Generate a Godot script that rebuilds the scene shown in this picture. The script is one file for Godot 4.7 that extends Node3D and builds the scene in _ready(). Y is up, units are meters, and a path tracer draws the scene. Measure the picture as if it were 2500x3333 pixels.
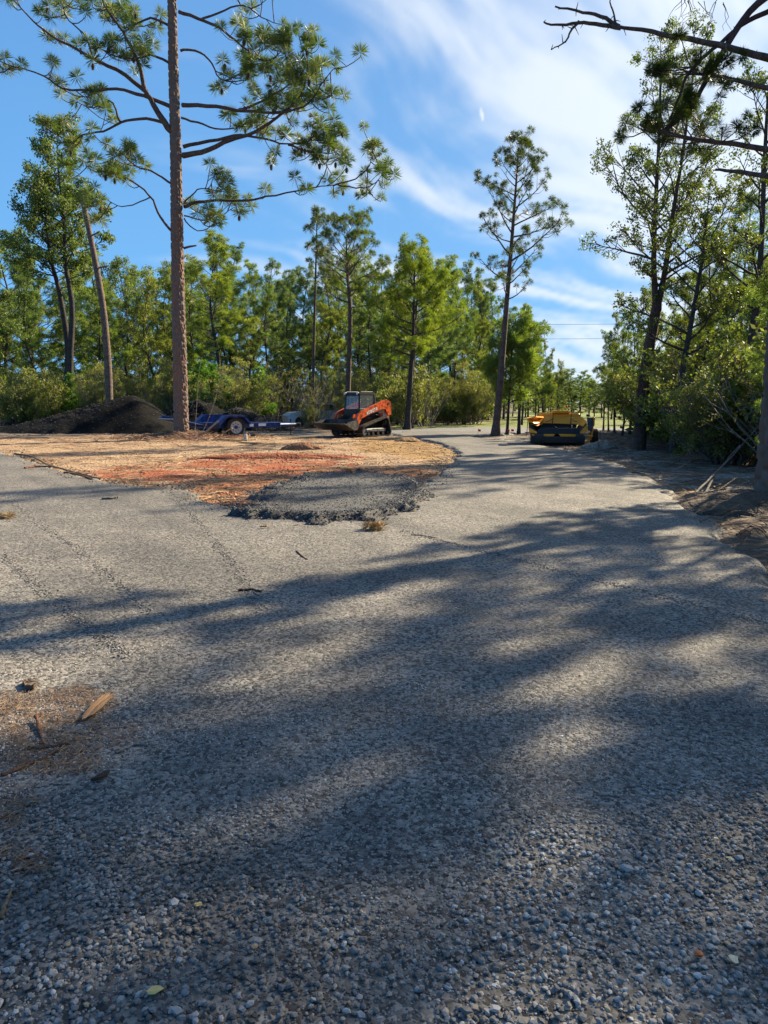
extends Node3D
# A camera at (0, CAMH, 0) looks along -z. px, py below are pixels of the 2500 x 3333 photograph;
# gp() follows a pixel to the ground, at() to a given distance.
const F := 2380.0
const CAMH := 1.55
const HORIZON := 1310.0
var PITCH := atan((1666.5 - HORIZON) / F)
var SUN_AZ := deg_to_rad(51.0)
var SUN_EL := deg_to_rad(32.0)
var rng := RandomNumberGenerator.new()
var used := {}
var M := {}
var T := {}
var clumps := {}
var nz := FastNoiseLite.new()
var nz2 := FastNoiseLite.new()
var road_poly := PackedVector2Array()
var street_poly := PackedVector2Array()

# ------------------------------------------------------------------ helpers
func ray(px, py) -> Vector3:
	return Basis(Vector3.RIGHT, -PITCH) * Vector3((px - 1250.0) / F, -(py - 1666.5) / F, -1.0)

func gp(px, py, y = 0.0) -> Vector3:
	var r := ray(px, py)
	return Vector3(0, CAMH, 0) + r * ((y - CAMH) / r.y)

func at(px, py, dist) -> Vector3:
	var r := ray(px, py)
	return Vector3(0, CAMH, 0) + r * (dist / -r.z)

func g2(px, py) -> Vector2:
	var p := gp(px, py)
	return Vector2(p.x, p.z)

func rr(a, b) -> float:
	return rng.randf_range(a, b)

func rdir() -> Vector3:
	var y := rr(-1.0, 1.0)
	var a := rr(0.0, TAU)
	var s := sqrt(1.0 - y * y)
	return Vector3(s * cos(a), y, s * sin(a))

func lin(c: Color) -> Color:
	return c.linear_to_srgb()

class MB:
	var v := PackedVector3Array()
	var n := PackedVector3Array()
	var c := PackedColorArray()
	var ix := PackedInt32Array()
	var col := Color(1, 1, 1)

	func tri(a: Vector3, b: Vector3, d: Vector3) -> void:
		var k := v.size()
		var nn := (b - a).cross(d - a).normalized()
		v.append(a); v.append(d); v.append(b)
		for q in 3:
			n.append(nn); c.append(col); ix.append(k + q)

	func quad(a: Vector3, b: Vector3, d: Vector3, e: Vector3) -> void:
		tri(a, b, d)
		tri(a, d, e)

	func box(ce: Vector3, size: Vector3, ba := Basis(), ch := 0.008) -> void:
		var h := size * 0.5
		ch = minf(ch, minf(h.x, minf(h.y, h.z)) * 0.45)
		var p := {}
		for sx in [-1, 1]:
			for sy in [-1, 1]:
				for sz in [-1, 1]:
					var s := Vector3(sx, sy, sz)
					p[[s, 0]] = ce + ba * (s * Vector3(h.x, h.y - ch, h.z - ch))
					p[[s, 1]] = ce + ba * (s * Vector3(h.x - ch, h.y, h.z - ch))
					p[[s, 2]] = ce + ba * (s * Vector3(h.x - ch, h.y - ch, h.z))
		var face := func(pts: Array) -> void:
			var mid := Vector3.ZERO
			for q in pts: mid += q
			mid /= pts.size()
			var nn: Vector3 = (pts[1] - pts[0]).cross(pts[2] - pts[0])
			if nn.dot(mid - ce) < 0: pts.reverse()
			for q in range(1, pts.size() - 1): tri(pts[0], pts[q], pts[q + 1])
		for ax in 3:
			var o1 := (ax + 1) % 3
			var o2 := (ax + 2) % 3
			for sg in [-1, 1]:
				var pts := []
				for w in [[-1, -1], [1, -1], [1, 1], [-1, 1]]:
					var s := Vector3.ZERO
					s[ax] = sg; s[o1] = w[0]; s[o2] = w[1]
					pts.append(p[[s, ax]])
				face.call(pts)
			for a in [-1, 1]:
				for b in [-1, 1]:
					var s0 := Vector3.ZERO
					s0[ax] = -1; s0[o1] = a; s0[o2] = b
					var s1 := s0
					s1[ax] = 1
					face.call([p[[s0, o1]], p[[s1, o1]], p[[s1, o2]], p[[s0, o2]]])
		for sx in [-1, 1]:
			for sy in [-1, 1]:
				for sz in [-1, 1]:
					var s := Vector3(sx, sy, sz)
					face.call([p[[s, 0]], p[[s, 1]], p[[s, 2]]])

	# poly in x, y; thick along z, round about the middle
	func prism(poly: PackedVector2Array, z0: float, z1: float, xf := Transform3D()) -> void:
		var t := Geometry2D.triangulate_polygon(poly)
		var area := 0.0
		for k in poly.size():
			var a := poly[k]
			var b := poly[(k + 1) % poly.size()]
			area += a.x * b.y - a.y * b.x
		for k in range(0, t.size(), 3):
			var a := poly[t[k]]
			var b := poly[t[k + 1]]
			var d := poly[t[k + 2]]
			if (b - a).cross(d - a) < 0:
				var s := b
				b = d; d = s
			tri(xf * Vector3(a.x, a.y, z1), xf * Vector3(b.x, b.y, z1), xf * Vector3(d.x, d.y, z1))
			tri(xf * Vector3(a.x, a.y, z0), xf * Vector3(d.x, d.y, z0), xf * Vector3(b.x, b.y, z0))
		for k in poly.size():
			var a := poly[k]
			var b := poly[(k + 1) % poly.size()]
			if area < 0:
				var s := a
				a = b; b = s
			quad(xf * Vector3(a.x, a.y, z0), xf * Vector3(b.x, b.y, z0), xf * Vector3(b.x, b.y, z1), xf * Vector3(a.x, a.y, z1))

	func tube(pts: Array, radii: Array, sides := 6, cap := false) -> void:
		var base := v.size()
		var m := pts.size()
		var u := Vector3.RIGHT
		for k in m:
			var t: Vector3 = (pts[mini(k + 1, m - 1)] - pts[maxi(k - 1, 0)]).normalized()
			if k == 0:
				u = Vector3.FORWARD if absf(t.y) > 0.8 else Vector3.UP
			u = (u - t * u.dot(t)).normalized()
			var w := t.cross(u)
			for s in sides:
				var a := TAU * s / sides
				var d := u * cos(a) + w * sin(a)
				v.append(pts[k] + d * radii[k]); n.append(d); c.append(col)
		for k in m - 1:
			for s in sides:
				var i0 := base + k * sides + s
				var i1 := base + k * sides + (s + 1) % sides
				ix.append(i0); ix.append(i0 + sides); ix.append(i1)
				ix.append(i1); ix.append(i0 + sides); ix.append(i1 + sides)
		if cap:
			for e in [0, m - 1]:
				var t: Vector3 = (pts[1] - pts[0] if e == 0 else pts[m - 1] - pts[m - 2]).normalized()
				for s in sides:
					var a := v[base + e * sides + s]
					var b := v[base + e * sides + (s + 1) % sides]
					if e == 0: tri(pts[0], b, a)
					else: tri(pts[m - 1], a, b)

	func cyl(a: Vector3, b: Vector3, r: float, sides := 12) -> void:
		tube([a, b], [r, r], sides, true)

	# foliage: raw triangles, flat shaded
	func leaves(verts: PackedVector3Array, cl: Color) -> void:
		v.append_array(verts)
		var cc := PackedColorArray()
		cc.resize(verts.size())
		cc.fill(cl)
		c.append_array(cc)

	func mesh() -> ArrayMesh:
		var a := []
		a.resize(Mesh.ARRAY_MAX)
		a[Mesh.ARRAY_VERTEX] = v
		if n.size() == v.size(): a[Mesh.ARRAY_NORMAL] = n
		if c.size() == v.size(): a[Mesh.ARRAY_COLOR] = c
		if ix.size(): a[Mesh.ARRAY_INDEX] = ix
		var m := ArrayMesh.new()
		m.add_surface_from_arrays(Mesh.PRIMITIVE_TRIANGLES, a)
		return m

func numbered(called: String) -> String:
	used[called] = used.get(called, -1) + 1
	return called if used[called] == 0 else "%s_%03d" % [called, used[called]]

func tag(o, label, category, group = "") -> void:
	o.set_meta("label", label)
	o.set_meta("category", category)
	if group: o.set_meta("group", group)

func thing(called, label, category, where := Vector3.ZERO, turn := 0.0, group = "") -> Node3D:
	var o := Node3D.new()
	o.name = numbered(called)
	add_child(o)
	o.position = where
	o.rotation.y = turn
	tag(o, label, category, group)
	return o

func obj(called, b, m, parent = null) -> MeshInstance3D:
	var o := MeshInstance3D.new()
	o.mesh = b.mesh() if b is MB else b
	o.material_override = m
	if parent == null:
		o.name = numbered(called)
		add_child(o)
	else:
		o.name = called
		parent.add_child(o, true)
	return o

func setting(o) -> void:
	o.set_meta("kind", "structure")

func mat(r, g, b, rough := 0.7, metal := 0.0) -> StandardMaterial3D:
	var m := StandardMaterial3D.new()
	m.albedo_color = lin(Color(r, g, b))
	m.roughness = rough
	m.metallic = metal
	return m

func noise_tex(size, freq, kind, ramp = null, oct := 4, sd := 1, ret := -1, jitter := 1.0) -> NoiseTexture2D:
	var f := FastNoiseLite.new()
	f.seed = sd
	f.noise_type = kind
	f.frequency = freq
	f.fractal_octaves = oct
	if kind == FastNoiseLite.TYPE_CELLULAR:
		f.cellular_jitter = jitter
		if ret >= 0: f.cellular_return_type = ret
		if oct <= 1: f.fractal_type = FastNoiseLite.FRACTAL_NONE
	var t := NoiseTexture2D.new()
	t.noise = f
	t.width = size
	t.height = size
	t.seamless = true
	t.seamless_blend_skirt = 0.15
	if ramp != null:
		var g := Gradient.new()
		g.offsets = PackedFloat32Array(ramp[0])
		var cs := PackedColorArray()
		for x in ramp[1]: cs.append(Color(x, x, x) if x is float else x)
		g.colors = cs
		t.color_ramp = g
	return t

func planar(m: StandardMaterial3D, sc: Vector3, world := true) -> void:
	m.uv1_triplanar = true
	m.uv1_world_triplanar = world
	m.uv1_scale = sc

func pathed(pts: Array, n: int) -> Array:
	# Catmull-Rom through pts, n points
	var out := []
	var m := pts.size()
	for k in n:
		var f := float(k) / (n - 1) * (m - 1)
		var i := mini(int(f), m - 2)
		var t := f - i
		var p0: Vector3 = pts[maxi(i - 1, 0)]
		var p1: Vector3 = pts[i]
		var p2: Vector3 = pts[i + 1]
		var p3: Vector3 = pts[mini(i + 2, m - 1)]
		out.append(0.5 * ((2.0 * p1) + (p2 - p0) * t + (2.0 * p0 - 5.0 * p1 + 4.0 * p2 - p3) * t * t + (3.0 * p1 - p0 - 3.0 * p2 + p3) * t * t * t))
	return out

func sm(a, b, x) -> float:
	return smoothstep(a, b, x)

# ------------------------------------------------------------------ light
func light_and_camera() -> void:
	var cam := Camera3D.new()
	cam.name = "camera"
	cam.fov = rad_to_deg(2.0 * atan(1666.5 / F))
	cam.position = Vector3(0, CAMH, 0)
	cam.rotation.x = -PITCH
	cam.near = 0.05
	cam.far = 4000.0
	add_child(cam)
	cam.current = true
	var sun := DirectionalLight3D.new()
	sun.name = "sun"
	sun.light_energy = 1.6
	sun.light_color = Color(1.0, 0.93, 0.80)
	sun.light_angular_distance = 1.0
	sun.shadow_enabled = true
	add_child(sun)
	var to_sun := Vector3(cos(SUN_EL) * sin(SUN_AZ), sin(SUN_EL), -cos(SUN_EL) * cos(SUN_AZ))
	sun.look_at_from_position(Vector3.ZERO, -to_sun, Vector3.UP)
	var e := Environment.new()
	e.tonemap_mode = Environment.TONE_MAPPER_LINEAR
	e.tonemap_exposure = 2.8
	e.sdfgi_enabled = true
	e.ssao_enabled = true
	e.ssil_enabled = true
	e.background_mode = Environment.BG_SKY
	e.sky = Sky.new()
	var sm_ := PanoramaSkyMaterial.new()
	sm_.panorama = ImageTexture.create_from_image(sky_image(to_sun))
	e.sky.sky_material = sm_
	var w := WorldEnvironment.new()
	w.name = "environment"
	w.environment = e
	add_child(w)

func sky_image(to_sun: Vector3) -> Image:
	var W := 1440
	var H := 720
	var im := Image.create(W, H, false, Image.FORMAT_RGBAF)
	im.fill(Color(0.20, 0.25, 0.30))
	var a := FastNoiseLite.new()
	a.seed = 11
	a.frequency = 0.55
	a.fractal_octaves = 5
	a.fractal_gain = 0.55
	var b := FastNoiseLite.new()
	b.seed = 5
	b.frequency = 0.28
	b.fractal_octaves = 3
	var flat_sun := Vector2(to_sun.x, to_sun.z).normalized()
	var sd := Vector2(sin(deg_to_rad(62.0)), -cos(deg_to_rad(62.0)))   # the way the cirrus streaks run
	var sp := Vector2(-sd.y, sd.x)
	for j in H / 2 + 2:
		var el := (0.5 - (j + 0.5) / H) * PI
		var y := sin(el)
		var cy := cos(el)
		var yy := maxf(y, 0.0)
		var low := pow(1.0 - yy, 4.0)
		var base := Color(0.030, 0.090, 0.225).lerp(Color(0.080, 0.215, 0.385), pow(1.0 - yy, 2.0))
		for i in W:
			var az := (i + 0.5) / W * TAU
			var d := Vector3(cy * sin(az), y, -cy * cos(az))
			var cs := d.dot(to_sun)
			var q := Vector2(d.x, d.z) / (yy + 0.16)
			var wx := b.get_noise_2d(q.x * 1.4 + 40.0, q.y * 1.4)
			var s := q.dot(sd) + wx * 0.5
			var t := q.dot(sp) + wx * 0.55
			var streak := a.get_noise_2d(s * 0.8, t * 4.2)
			var puff := a.get_noise_2d(s * 2.2 + 70.0, t * 2.8 + 9.0)
			var bank := b.get_noise_2d(q.x * 1.1 + 13.0, q.y * 1.1 - 7.0)
			var toward := cs * 0.5 + 0.5
			var amount := bank * 0.7 + (toward * toward - 0.87) * 2.5 + low * 0.85 * toward * toward
			var dens := clampf(0.50 + amount * 0.85 + streak * 0.62 + a.get_noise_2d(s * 1.5 + 31.0, t * 9.0) * 0.42 + puff * 0.32, 0.0, 1.0)
			dens = dens * dens * (3.0 - 2.0 * dens)
			var ang := acos(clampf(cs, -1.0, 1.0))
			var glow := exp(-ang / 0.30)
			var c := base + Color(0.30, 0.285, 0.255) * glow
			var cl := Color(0.325, 0.345, 0.365) + Color(0.8, 0.77, 0.70) * glow * 0.5
			c = c.lerp(cl, dens * 0.74)
			c.a = 1.0
			im.set_pixel(i, j, c)
	im.resize(2880, 1440, Image.INTERPOLATE_CUBIC)
	for side in 2:                                                       # the jet's short double trail
		for k in 60:
			var f := k / 59.0
			var r := ray(lerpf(1563.0, 1571.0, f) + side * 4.0 * (1.0 - f), lerpf(352.0, 390.0, f)).normalized()
			var u := fposmod(atan2(r.x, -r.z) / TAU, 1.0) * 2880.0
			var v := acos(r.y) / PI * 1440.0
			var o := im.get_pixel(int(u), int(v))
			im.set_pixel(int(u), int(v), o.lerp(Color(0.36, 0.38, 0.4), 0.05 + 0.14 * f))
	return im

# ------------------------------------------------------------------ materials
func materials() -> void:
	T.grit = noise_tex(1024, 0.07, FastNoiseLite.TYPE_CELLULAR, [[0.0, 0.35, 0.7, 1.0], [0.25, 0.62, 0.85, 1.0]], 1, 3, FastNoiseLite.RETURN_CELL_VALUE)
	T.grit_h = noise_tex(1024, 0.07, FastNoiseLite.TYPE_CELLULAR, [[0.0, 0.6, 1.0], [1.0, 0.5, 0.0]], 1, 3, FastNoiseLite.RETURN_DISTANCE)
	T.fine = noise_tex(512, 0.03, FastNoiseLite.TYPE_SIMPLEX_SMOOTH, [[0.0, 0.3, 0.7, 1.0], [0.55, 0.75, 0.95, 1.0]], 5, 8)
	T.fine_h = noise_tex(512, 0.02, FastNoiseLite.TYPE_SIMPLEX_SMOOTH, null, 5, 9)
	T.bark = noise_tex(512, 0.02, FastNoiseLite.TYPE_CELLULAR, [[0.0, 0.4, 1.0], [0.5, 0.75, 1.0]], 2, 21, FastNoiseLite.RETURN_CELL_VALUE)
	T.bark_h = noise_tex(512, 0.02, FastNoiseLite.TYPE_CELLULAR, [[0.0, 0.5, 1.0], [0.0, 0.7, 1.0]], 2, 21, FastNoiseLite.RETURN_DISTANCE2_SUB)
	T.grime = noise_tex(512, 0.008, FastNoiseLite.TYPE_SIMPLEX_SMOOTH, [[0.0, 0.42, 0.6, 1.0], [0.45, 0.75, 1.0, 1.0]], 5, 31)

	var m := StandardMaterial3D.new()          # ground: colours by vertex, grain by texture
	m.vertex_color_use_as_albedo = true
	m.albedo_texture = T.fine
	m.roughness = 0.95
	m.heightmap_enabled = true
	m.heightmap_texture = T.fine_h
	m.heightmap_scale = 5.0
	planar(m, Vector3.ONE * 0.9)
	M.ground = m

	m = StandardMaterial3D.new()               # crushed asphalt drive
	m.vertex_color_use_as_albedo = true
	m.albedo_texture = T.grit
	m.roughness = 0.85
	m.heightmap_enabled = true
	m.heightmap_texture = T.grit_h
	m.heightmap_scale = 0.35
	planar(m, Vector3.ONE * 0.85)
	M.road = m

	m = StandardMaterial3D.new()
	m.vertex_color_use_as_albedo = true
	m.roughness = 0.75
	M.stone = m

	m = StandardMaterial3D.new()
	m.vertex_color_use_as_albedo = true
	m.albedo_texture = T.grit
	m.roughness = 0.8
	m.heightmap_enabled = true
	m.heightmap_texture = T.grit_h
	m.heightmap_scale = 4.0
	m.metallic_specular = 0.2
	m.roughness = 0.95
	planar(m, Vector3.ONE * 0.55)
	M.pile = m

	m = StandardMaterial3D.new()
	m.vertex_color_use_as_albedo = true
	m.albedo_texture = T.bark
	m.roughness = 0.95
	m.heightmap_enabled = true
	m.heightmap_texture = T.bark_h
	m.heightmap_scale = 2.5
	planar(m, Vector3(2.2, 0.9, 2.2), false)
	M.bark = m

	m = StandardMaterial3D.new()
	m.vertex_color_use_as_albedo = true
	m.roughness = 0.55
	m.backlight_enabled = true
	m.backlight = lin(Color(0.92, 1.0, 0.45))
	M.leaf = m
	m = m.duplicate()
	m.roughness = 0.45
	m.backlight = lin(Color(0.80, 0.9, 0.40))
	M.needle = m

	M.litter = StandardMaterial3D.new()
	M.litter.vertex_color_use_as_albedo = true
	M.litter.roughness = 0.9

	M.wood = mat(0.55, 0.36, 0.16, 0.8)
	M.wood.albedo_texture = T.bark
	planar(M.wood, Vector3(3, 12, 12), false)
	M.orange = mat(0.74, 0.105, 0.012, 0.38)
	M.black = mat(0.012, 0.012, 0.013, 0.45)
	M.rubber = mat(0.018, 0.017, 0.016, 0.85)
	M.dusty = mat(0.16, 0.12, 0.075, 0.9)
	M.steel = mat(0.10, 0.09, 0.08, 0.55, 0.3)
	M.grey = mat(0.11, 0.12, 0.13, 0.6)
	M.pale = mat(0.42, 0.41, 0.38, 0.6)
	M.white = mat(0.72, 0.72, 0.70, 0.5)
	M.blue = mat(0.010, 0.045, 0.210, 0.4)
	M.yellow = mat(0.88, 0.34, 0.012, 0.45)
	M.tar = mat(0.010, 0.010, 0.012, 0.6)
	M.red = mat(0.45, 0.02, 0.012, 0.4)
	for k in ["orange", "blue", "steel", "dusty", "grey"]:
		M[k].albedo_texture = T.grime
		planar(M[k], Vector3.ONE * 0.9, false)
	var g := StandardMaterial3D.new()
	g.transparency = BaseMaterial3D.TRANSPARENCY_ALPHA
	g.albedo_color = Color(0.5, 0.55, 0.55, 0.25)
	g.roughness = 0.05
	M.glass = g

# ------------------------------------------------------------------ ground and drive
func seg_dist(p: Vector2, poly: PackedVector2Array) -> float:
	var best := 1e9
	var n := poly.size()
	for k in n:
		var q := Geometry2D.get_closest_point_to_segment(p, poly[k], poly[(k + 1) % n])
		best = minf(best, p.distance_squared_to(q))
	return sqrt(best) * (1.0 if Geometry2D.is_point_in_polygon(p, poly) else -1.0)

func px_poly(a: Array) -> PackedVector2Array:
	var o := PackedVector2Array()
	for q in a: o.append(g2(q[0], q[1]))
	return o

var zones := {}
func make_zones() -> void:
	road_poly = px_poly([[-1500, 1545], [-700, 1475], [-350, 1455], [0, 1470], [120, 1506], [260, 1552], [370, 1574], [480, 1590], [560, 1592], [640, 1610], [700, 1640], [790, 1664], [960, 1660], [1200, 1640], [1370, 1585], [1440, 1532], [1497, 1482], [1476, 1464], [1420, 1442], [1360, 1430], [1300, 1421], [1270, 1412], [1330, 1404], [1560, 1406], [1700, 1408], [1640, 1418], [1545, 1422], [1560, 1427], [1640, 1434], [1740, 1447], [1850, 1466], [1980, 1502], [2120, 1557], [2250, 1640], [2400, 1775], [2520, 1890], [2700, 2200]])
	road_poly.append(Vector2(2.6, -1.5))
	road_poly.append(Vector2(2.6, 6.0))
	road_poly.append(Vector2(-14.0, 6.0))
	zones.sand = px_poly([[-900, 1420], [0, 1412], [500, 1410], [950, 1424], [1200, 1422], [1380, 1424], [1500, 1480], [1430, 1545], [1300, 1600], [1000, 1660], [790, 1680], [600, 1620], [300, 1585], [0, 1480], [-900, 1480]])
	zones.clay = px_poly([[260, 1535], [520, 1505], [760, 1485], [1010, 1480], [1160, 1492], [1060, 1512], [860, 1536], [700, 1556], [560, 1572], [400, 1566]])
	zones.tip = px_poly([[560, 1600], [760, 1540], [960, 1520], [1260, 1520], [1420, 1530], [1300, 1620], [1000, 1680], [780, 1690], [660, 1640]])
	zones.ochre = px_poly([[1150, 1424], [1390, 1430], [1500, 1480], [1400, 1500], [1180, 1470]])
	zones.apron = px_poly([[-900, 1400], [0, 1396], [560, 1400], [880, 1400], [1040, 1404], [1080, 1418], [900, 1420], [500, 1409], [0, 1420], [-900, 1430]])
	zones.shoulder = px_poly([[1560, 1425], [1660, 1420], [1850, 1440], [2000, 1455], [2200, 1480], [2400, 1540], [2480, 1600], [2400, 1660], [2300, 1690], [2100, 1560], [1850, 1470], [1700, 1445]])
	zones.edge = px_poly([[1900, 1475], [2060, 1520], [2200, 1590], [2300, 1660], [2330, 1720], [2250, 1660], [2120, 1565], [1980, 1510]])
	street_poly = px_poly([[1180, 1399], [1330, 1392], [1560, 1389], [1900, 1391], [2500, 1394], [2500, 1408], [1900, 1409], [1560, 1410], [1330, 1409], [1200, 1409]])
	zones.verge = px_poly([[1250, 1392], [1350, 1383], [1560, 1376], [1700, 1335], [2400, 1335], [2400, 1396], [1560, 1392], [1330, 1396]])

func inside(zone: String, p: Vector2) -> bool:
	return Geometry2D.is_point_in_polygon(p, zones[zone])

func ground_h(x: float, z: float) -> float:
	var h := nz.get_noise_2d(x * 6.0, z * 6.0) * 0.04 + nz.get_noise_2d(x * 30.0, z * 30.0) * 0.03 + nz2.get_noise_2d(x * 90.0, z * 90.0) * 0.02
	return h

func ground_color(x: float, z: float) -> Color:
	var n1 := nz.get_noise_2d(x * 9.0, z * 9.0)
	var n2 := nz2.get_noise_2d(x * 40.0, z * 40.0)
	var n3 := nz2.get_noise_2d(x * 160.0 + 50.0, z * 160.0)
	var p := Vector2(x + n1 * 0.9 + n2 * 0.5, z + n2 * 1.1 + n1 * 1.2)
	var c := Color(0.105, 0.068, 0.040).lerp(Color(0.19, 0.135, 0.085), clampf(0.5 + n2 + n3 * 0.5, 0, 1))
	if inside("verge", p):
		c = Color(0.14, 0.20, 0.03).lerp(Color(0.28, 0.29, 0.06), clampf(0.5 + n1 + n2 * 0.8, 0, 1))
	if inside("sand", p):
		c = Color(0.44, 0.265, 0.135).lerp(Color(0.55, 0.375, 0.215), clampf(0.5 + n2 * 1.4, 0, 1))
		if n1 + n3 * 0.6 + n2 * 0.7 > 0.24: c = c.lerp(Color(0.22, 0.125, 0.065), 0.6)
	if inside("ochre", p):
		c = Color(0.44, 0.25, 0.07).lerp(Color(0.34, 0.19, 0.06), clampf(0.5 + n2 * 1.5, 0, 1))
	if inside("tip", p):
		c = Color(0.54, 0.195, 0.060).lerp(Color(0.48, 0.23, 0.10), clampf(0.5 + n2 * 1.6, 0, 1))
		if n2 + n3 > 0.32: c = c.lerp(Color(0.16, 0.08, 0.04), 0.6)
	if inside("clay", p):
		c = Color(0.44, 0.105, 0.022).lerp(Color(0.30, 0.08, 0.026), clampf(0.5 + n2 * 1.6, 0, 1))
		if n3 + n1 * 1.4 + n2 * 0.8 > 0.24: c = Color(0.44, 0.25, 0.125)
	if inside("apron", p) and n2 + n1 > -0.22:
		c = Color(0.10, 0.097, 0.095).lerp(Color(0.17, 0.15, 0.125), clampf(0.5 + n3 * 1.5, 0, 1))
	if inside("shoulder", p):
		c = Color(0.34, 0.30, 0.25).lerp(Color(0.42, 0.38, 0.33), clampf(0.5 + n2, 0, 1))
		if n1 * 0.8 + n2 * 0.9 + n3 * 0.6 > 0.06: c = Color(0.13, 0.085, 0.05)
	if inside("edge", p):
		c = Color(0.40, 0.21, 0.07).lerp(Color(0.22, 0.13, 0.06), clampf(0.5 + n2 * 1.8, 0, 1))
	var k := 1.0 + n3 * 0.35
	return Color(c.r * k, c.g * k, c.b * k)

func rows() -> PackedFloat32Array:
	var out := PackedFloat32Array()
	var z := 40.0
	while z > -1500.0:
		out.append(z)
		if z > 2.0: z -= 3.0
		else: z -= maxf(0.05, 0.0105 * absf(z)) if z > -75.0 else absf(z) * 0.08
	return out

func sheet(cols: int, keep: Callable, height: Callable, color: Callable, half: Callable) -> MB:
	var b := MB.new()
	var rs := rows()
	var id := PackedInt32Array()
	id.resize(rs.size() * (cols + 1))
	var ok := PackedByteArray()
	ok.resize(id.size())
	for j in rs.size():
		var w: float = half.call(rs[j])
		for i in cols + 1:
			var u := 2.0 * i / cols - 1.0
			var x := w * (0.24 * u + 0.76 * u * absf(u * u * u * u))
			var d: float = keep.call(x, rs[j])
			var at_ := j * (cols + 1) + i
			ok[at_] = 1 if d > -0.5 else 0
			id[at_] = -1
			if d > -0.5:
				id[at_] = b.v.size()
				b.v.append(Vector3(x, height.call(x, rs[j], d), rs[j]))
				b.c.append(color.call(x, rs[j], d))
	for j in rs.size() - 1:
		for i in cols:
			var a := j * (cols + 1) + i
			var e := a + cols + 1
			if ok[a] and ok[a + 1] and ok[e] and ok[e + 1]:
				for q in [id[a], id[e], id[a + 1], id[a + 1], id[e], id[e + 1]]: b.ix.append(q)
	b.n = normals(b)
	return b

func normals(b: MB) -> PackedVector3Array:
	var n := PackedVector3Array()
	n.resize(b.v.size())
	for k in range(0, b.ix.size(), 3):
		var i := b.ix[k]
		var j := b.ix[k + 1]
		var l := b.ix[k + 2]
		var f := (b.v[l] - b.v[i]).cross(b.v[j] - b.v[i])
		n[i] += f; n[j] += f; n[l] += f
	for k in n.size(): n[k] = n[k].normalized()
	if n.size() and n[n.size() / 2].y < 0:
		for k in n.size(): n[k] = -n[k]
	return n

func road_color(x: float, z: float) -> Color:
	var n1 := nz.get_noise_2d(x * 7.0 + 31.0, z * 7.0)
	var n2 := nz2.get_noise_2d(x * 25.0, z * 25.0 + 77.0)
	var n3 := nz2.get_noise_2d((x * 0.83 - z * 0.56) * 34.0, (x * 0.56 + z * 0.83) * 1.6)   # lanes left by wheels and roller
	var k := clampf(0.5 + n1 * 0.8 + n2 * 0.5 + n3 * 0.55, 0.0, 1.0)
	var c := Color(0.168, 0.153, 0.134).lerp(Color(0.302, 0.272, 0.228), k)
	# trampled bark mulch and soil where the sticks lie
	var m := Vector2((x + 1.75) / 0.62, (z + 3.25) / 0.55).length() + n2 * 0.9 + n1 * 0.5
	if m < 0.85: c = c.lerp(Color(0.22, 0.125, 0.062), 0.75)
	m = Vector2((x + 1.55) / 0.35, (z + 2.45) / 0.35).length() + n2 * 1.1
	if m < 0.8: c = c.lerp(Color(0.15, 0.10, 0.065), 0.6)
	return c

func setting_ground() -> void:
	make_zones()
	var g := sheet(230, func(_x, _z): return 1.0,
		func(x, z, _d):
			var h := ground_h(x, z)
			if z > -60.0 and z < 7.0 and absf(x) < 60.0:
				var d := seg_dist(Vector2(x, z), road_poly) if absf(x) < 30.0 else -9.0
				h = lerpf(h, -0.09, sm(-0.05, 0.35, d))
				h -= 0.03 * sm(-0.6, 0.0, d) * sm(0.3, -0.1, d)
				if Geometry2D.is_point_in_polygon(Vector2(x, z), street_poly): h = -0.05
			return h,
		func(x, z, _d): return ground_color(x, z) if absf(z) < 200.0 and absf(x) < 90.0 else Color(0.10, 0.10, 0.045),
		func(z): return 130.0 if z > -60.0 else maxf(130.0, -z * 2.0))
	setting(obj("ground", g, M.ground))
	var r := sheet(420, func(x, z):
			if z < -47.0 or z > 6.5 or absf(x) > 26.0: return -9.0
			return seg_dist(Vector2(x, z), road_poly) + nz2.get_noise_2d(x * 45.0, z * 45.0) * 0.16 + nz2.get_noise_2d(x * 12.0 + 8.0, z * 12.0) * 0.25,
		func(x, z, d):
			var h := 0.045 + nz.get_noise_2d(x * 10.0, z * 10.0) * 0.02 + nz2.get_noise_2d(x * 70.0, z * 70.0) * 0.003
			return lerpf(-0.12, h, sm(-0.12, 0.16, d)),
		func(x, z, _d): return road_color(x, z),
		func(z): return clampf(absf(z) * 1.4 + 5.0, 14.0, 30.0))
	var road := obj("driveway", r, M.road)
	setting(road)
	var s := MB.new()
	s.prism(street_poly, 0.0, 0.25, Transform3D(Basis(Vector3(1, 0, 0), Vector3(0, 0, 1), Vector3(0, -1, 0)), Vector3(0, -0.02, 0)))
	var cr := PackedColorArray()
	cr.resize(s.v.size())
	cr.fill(Color(0.26, 0.255, 0.25))
	s.c = cr
	setting(obj("cross_street", s, M.road))
	stones(road)

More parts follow.
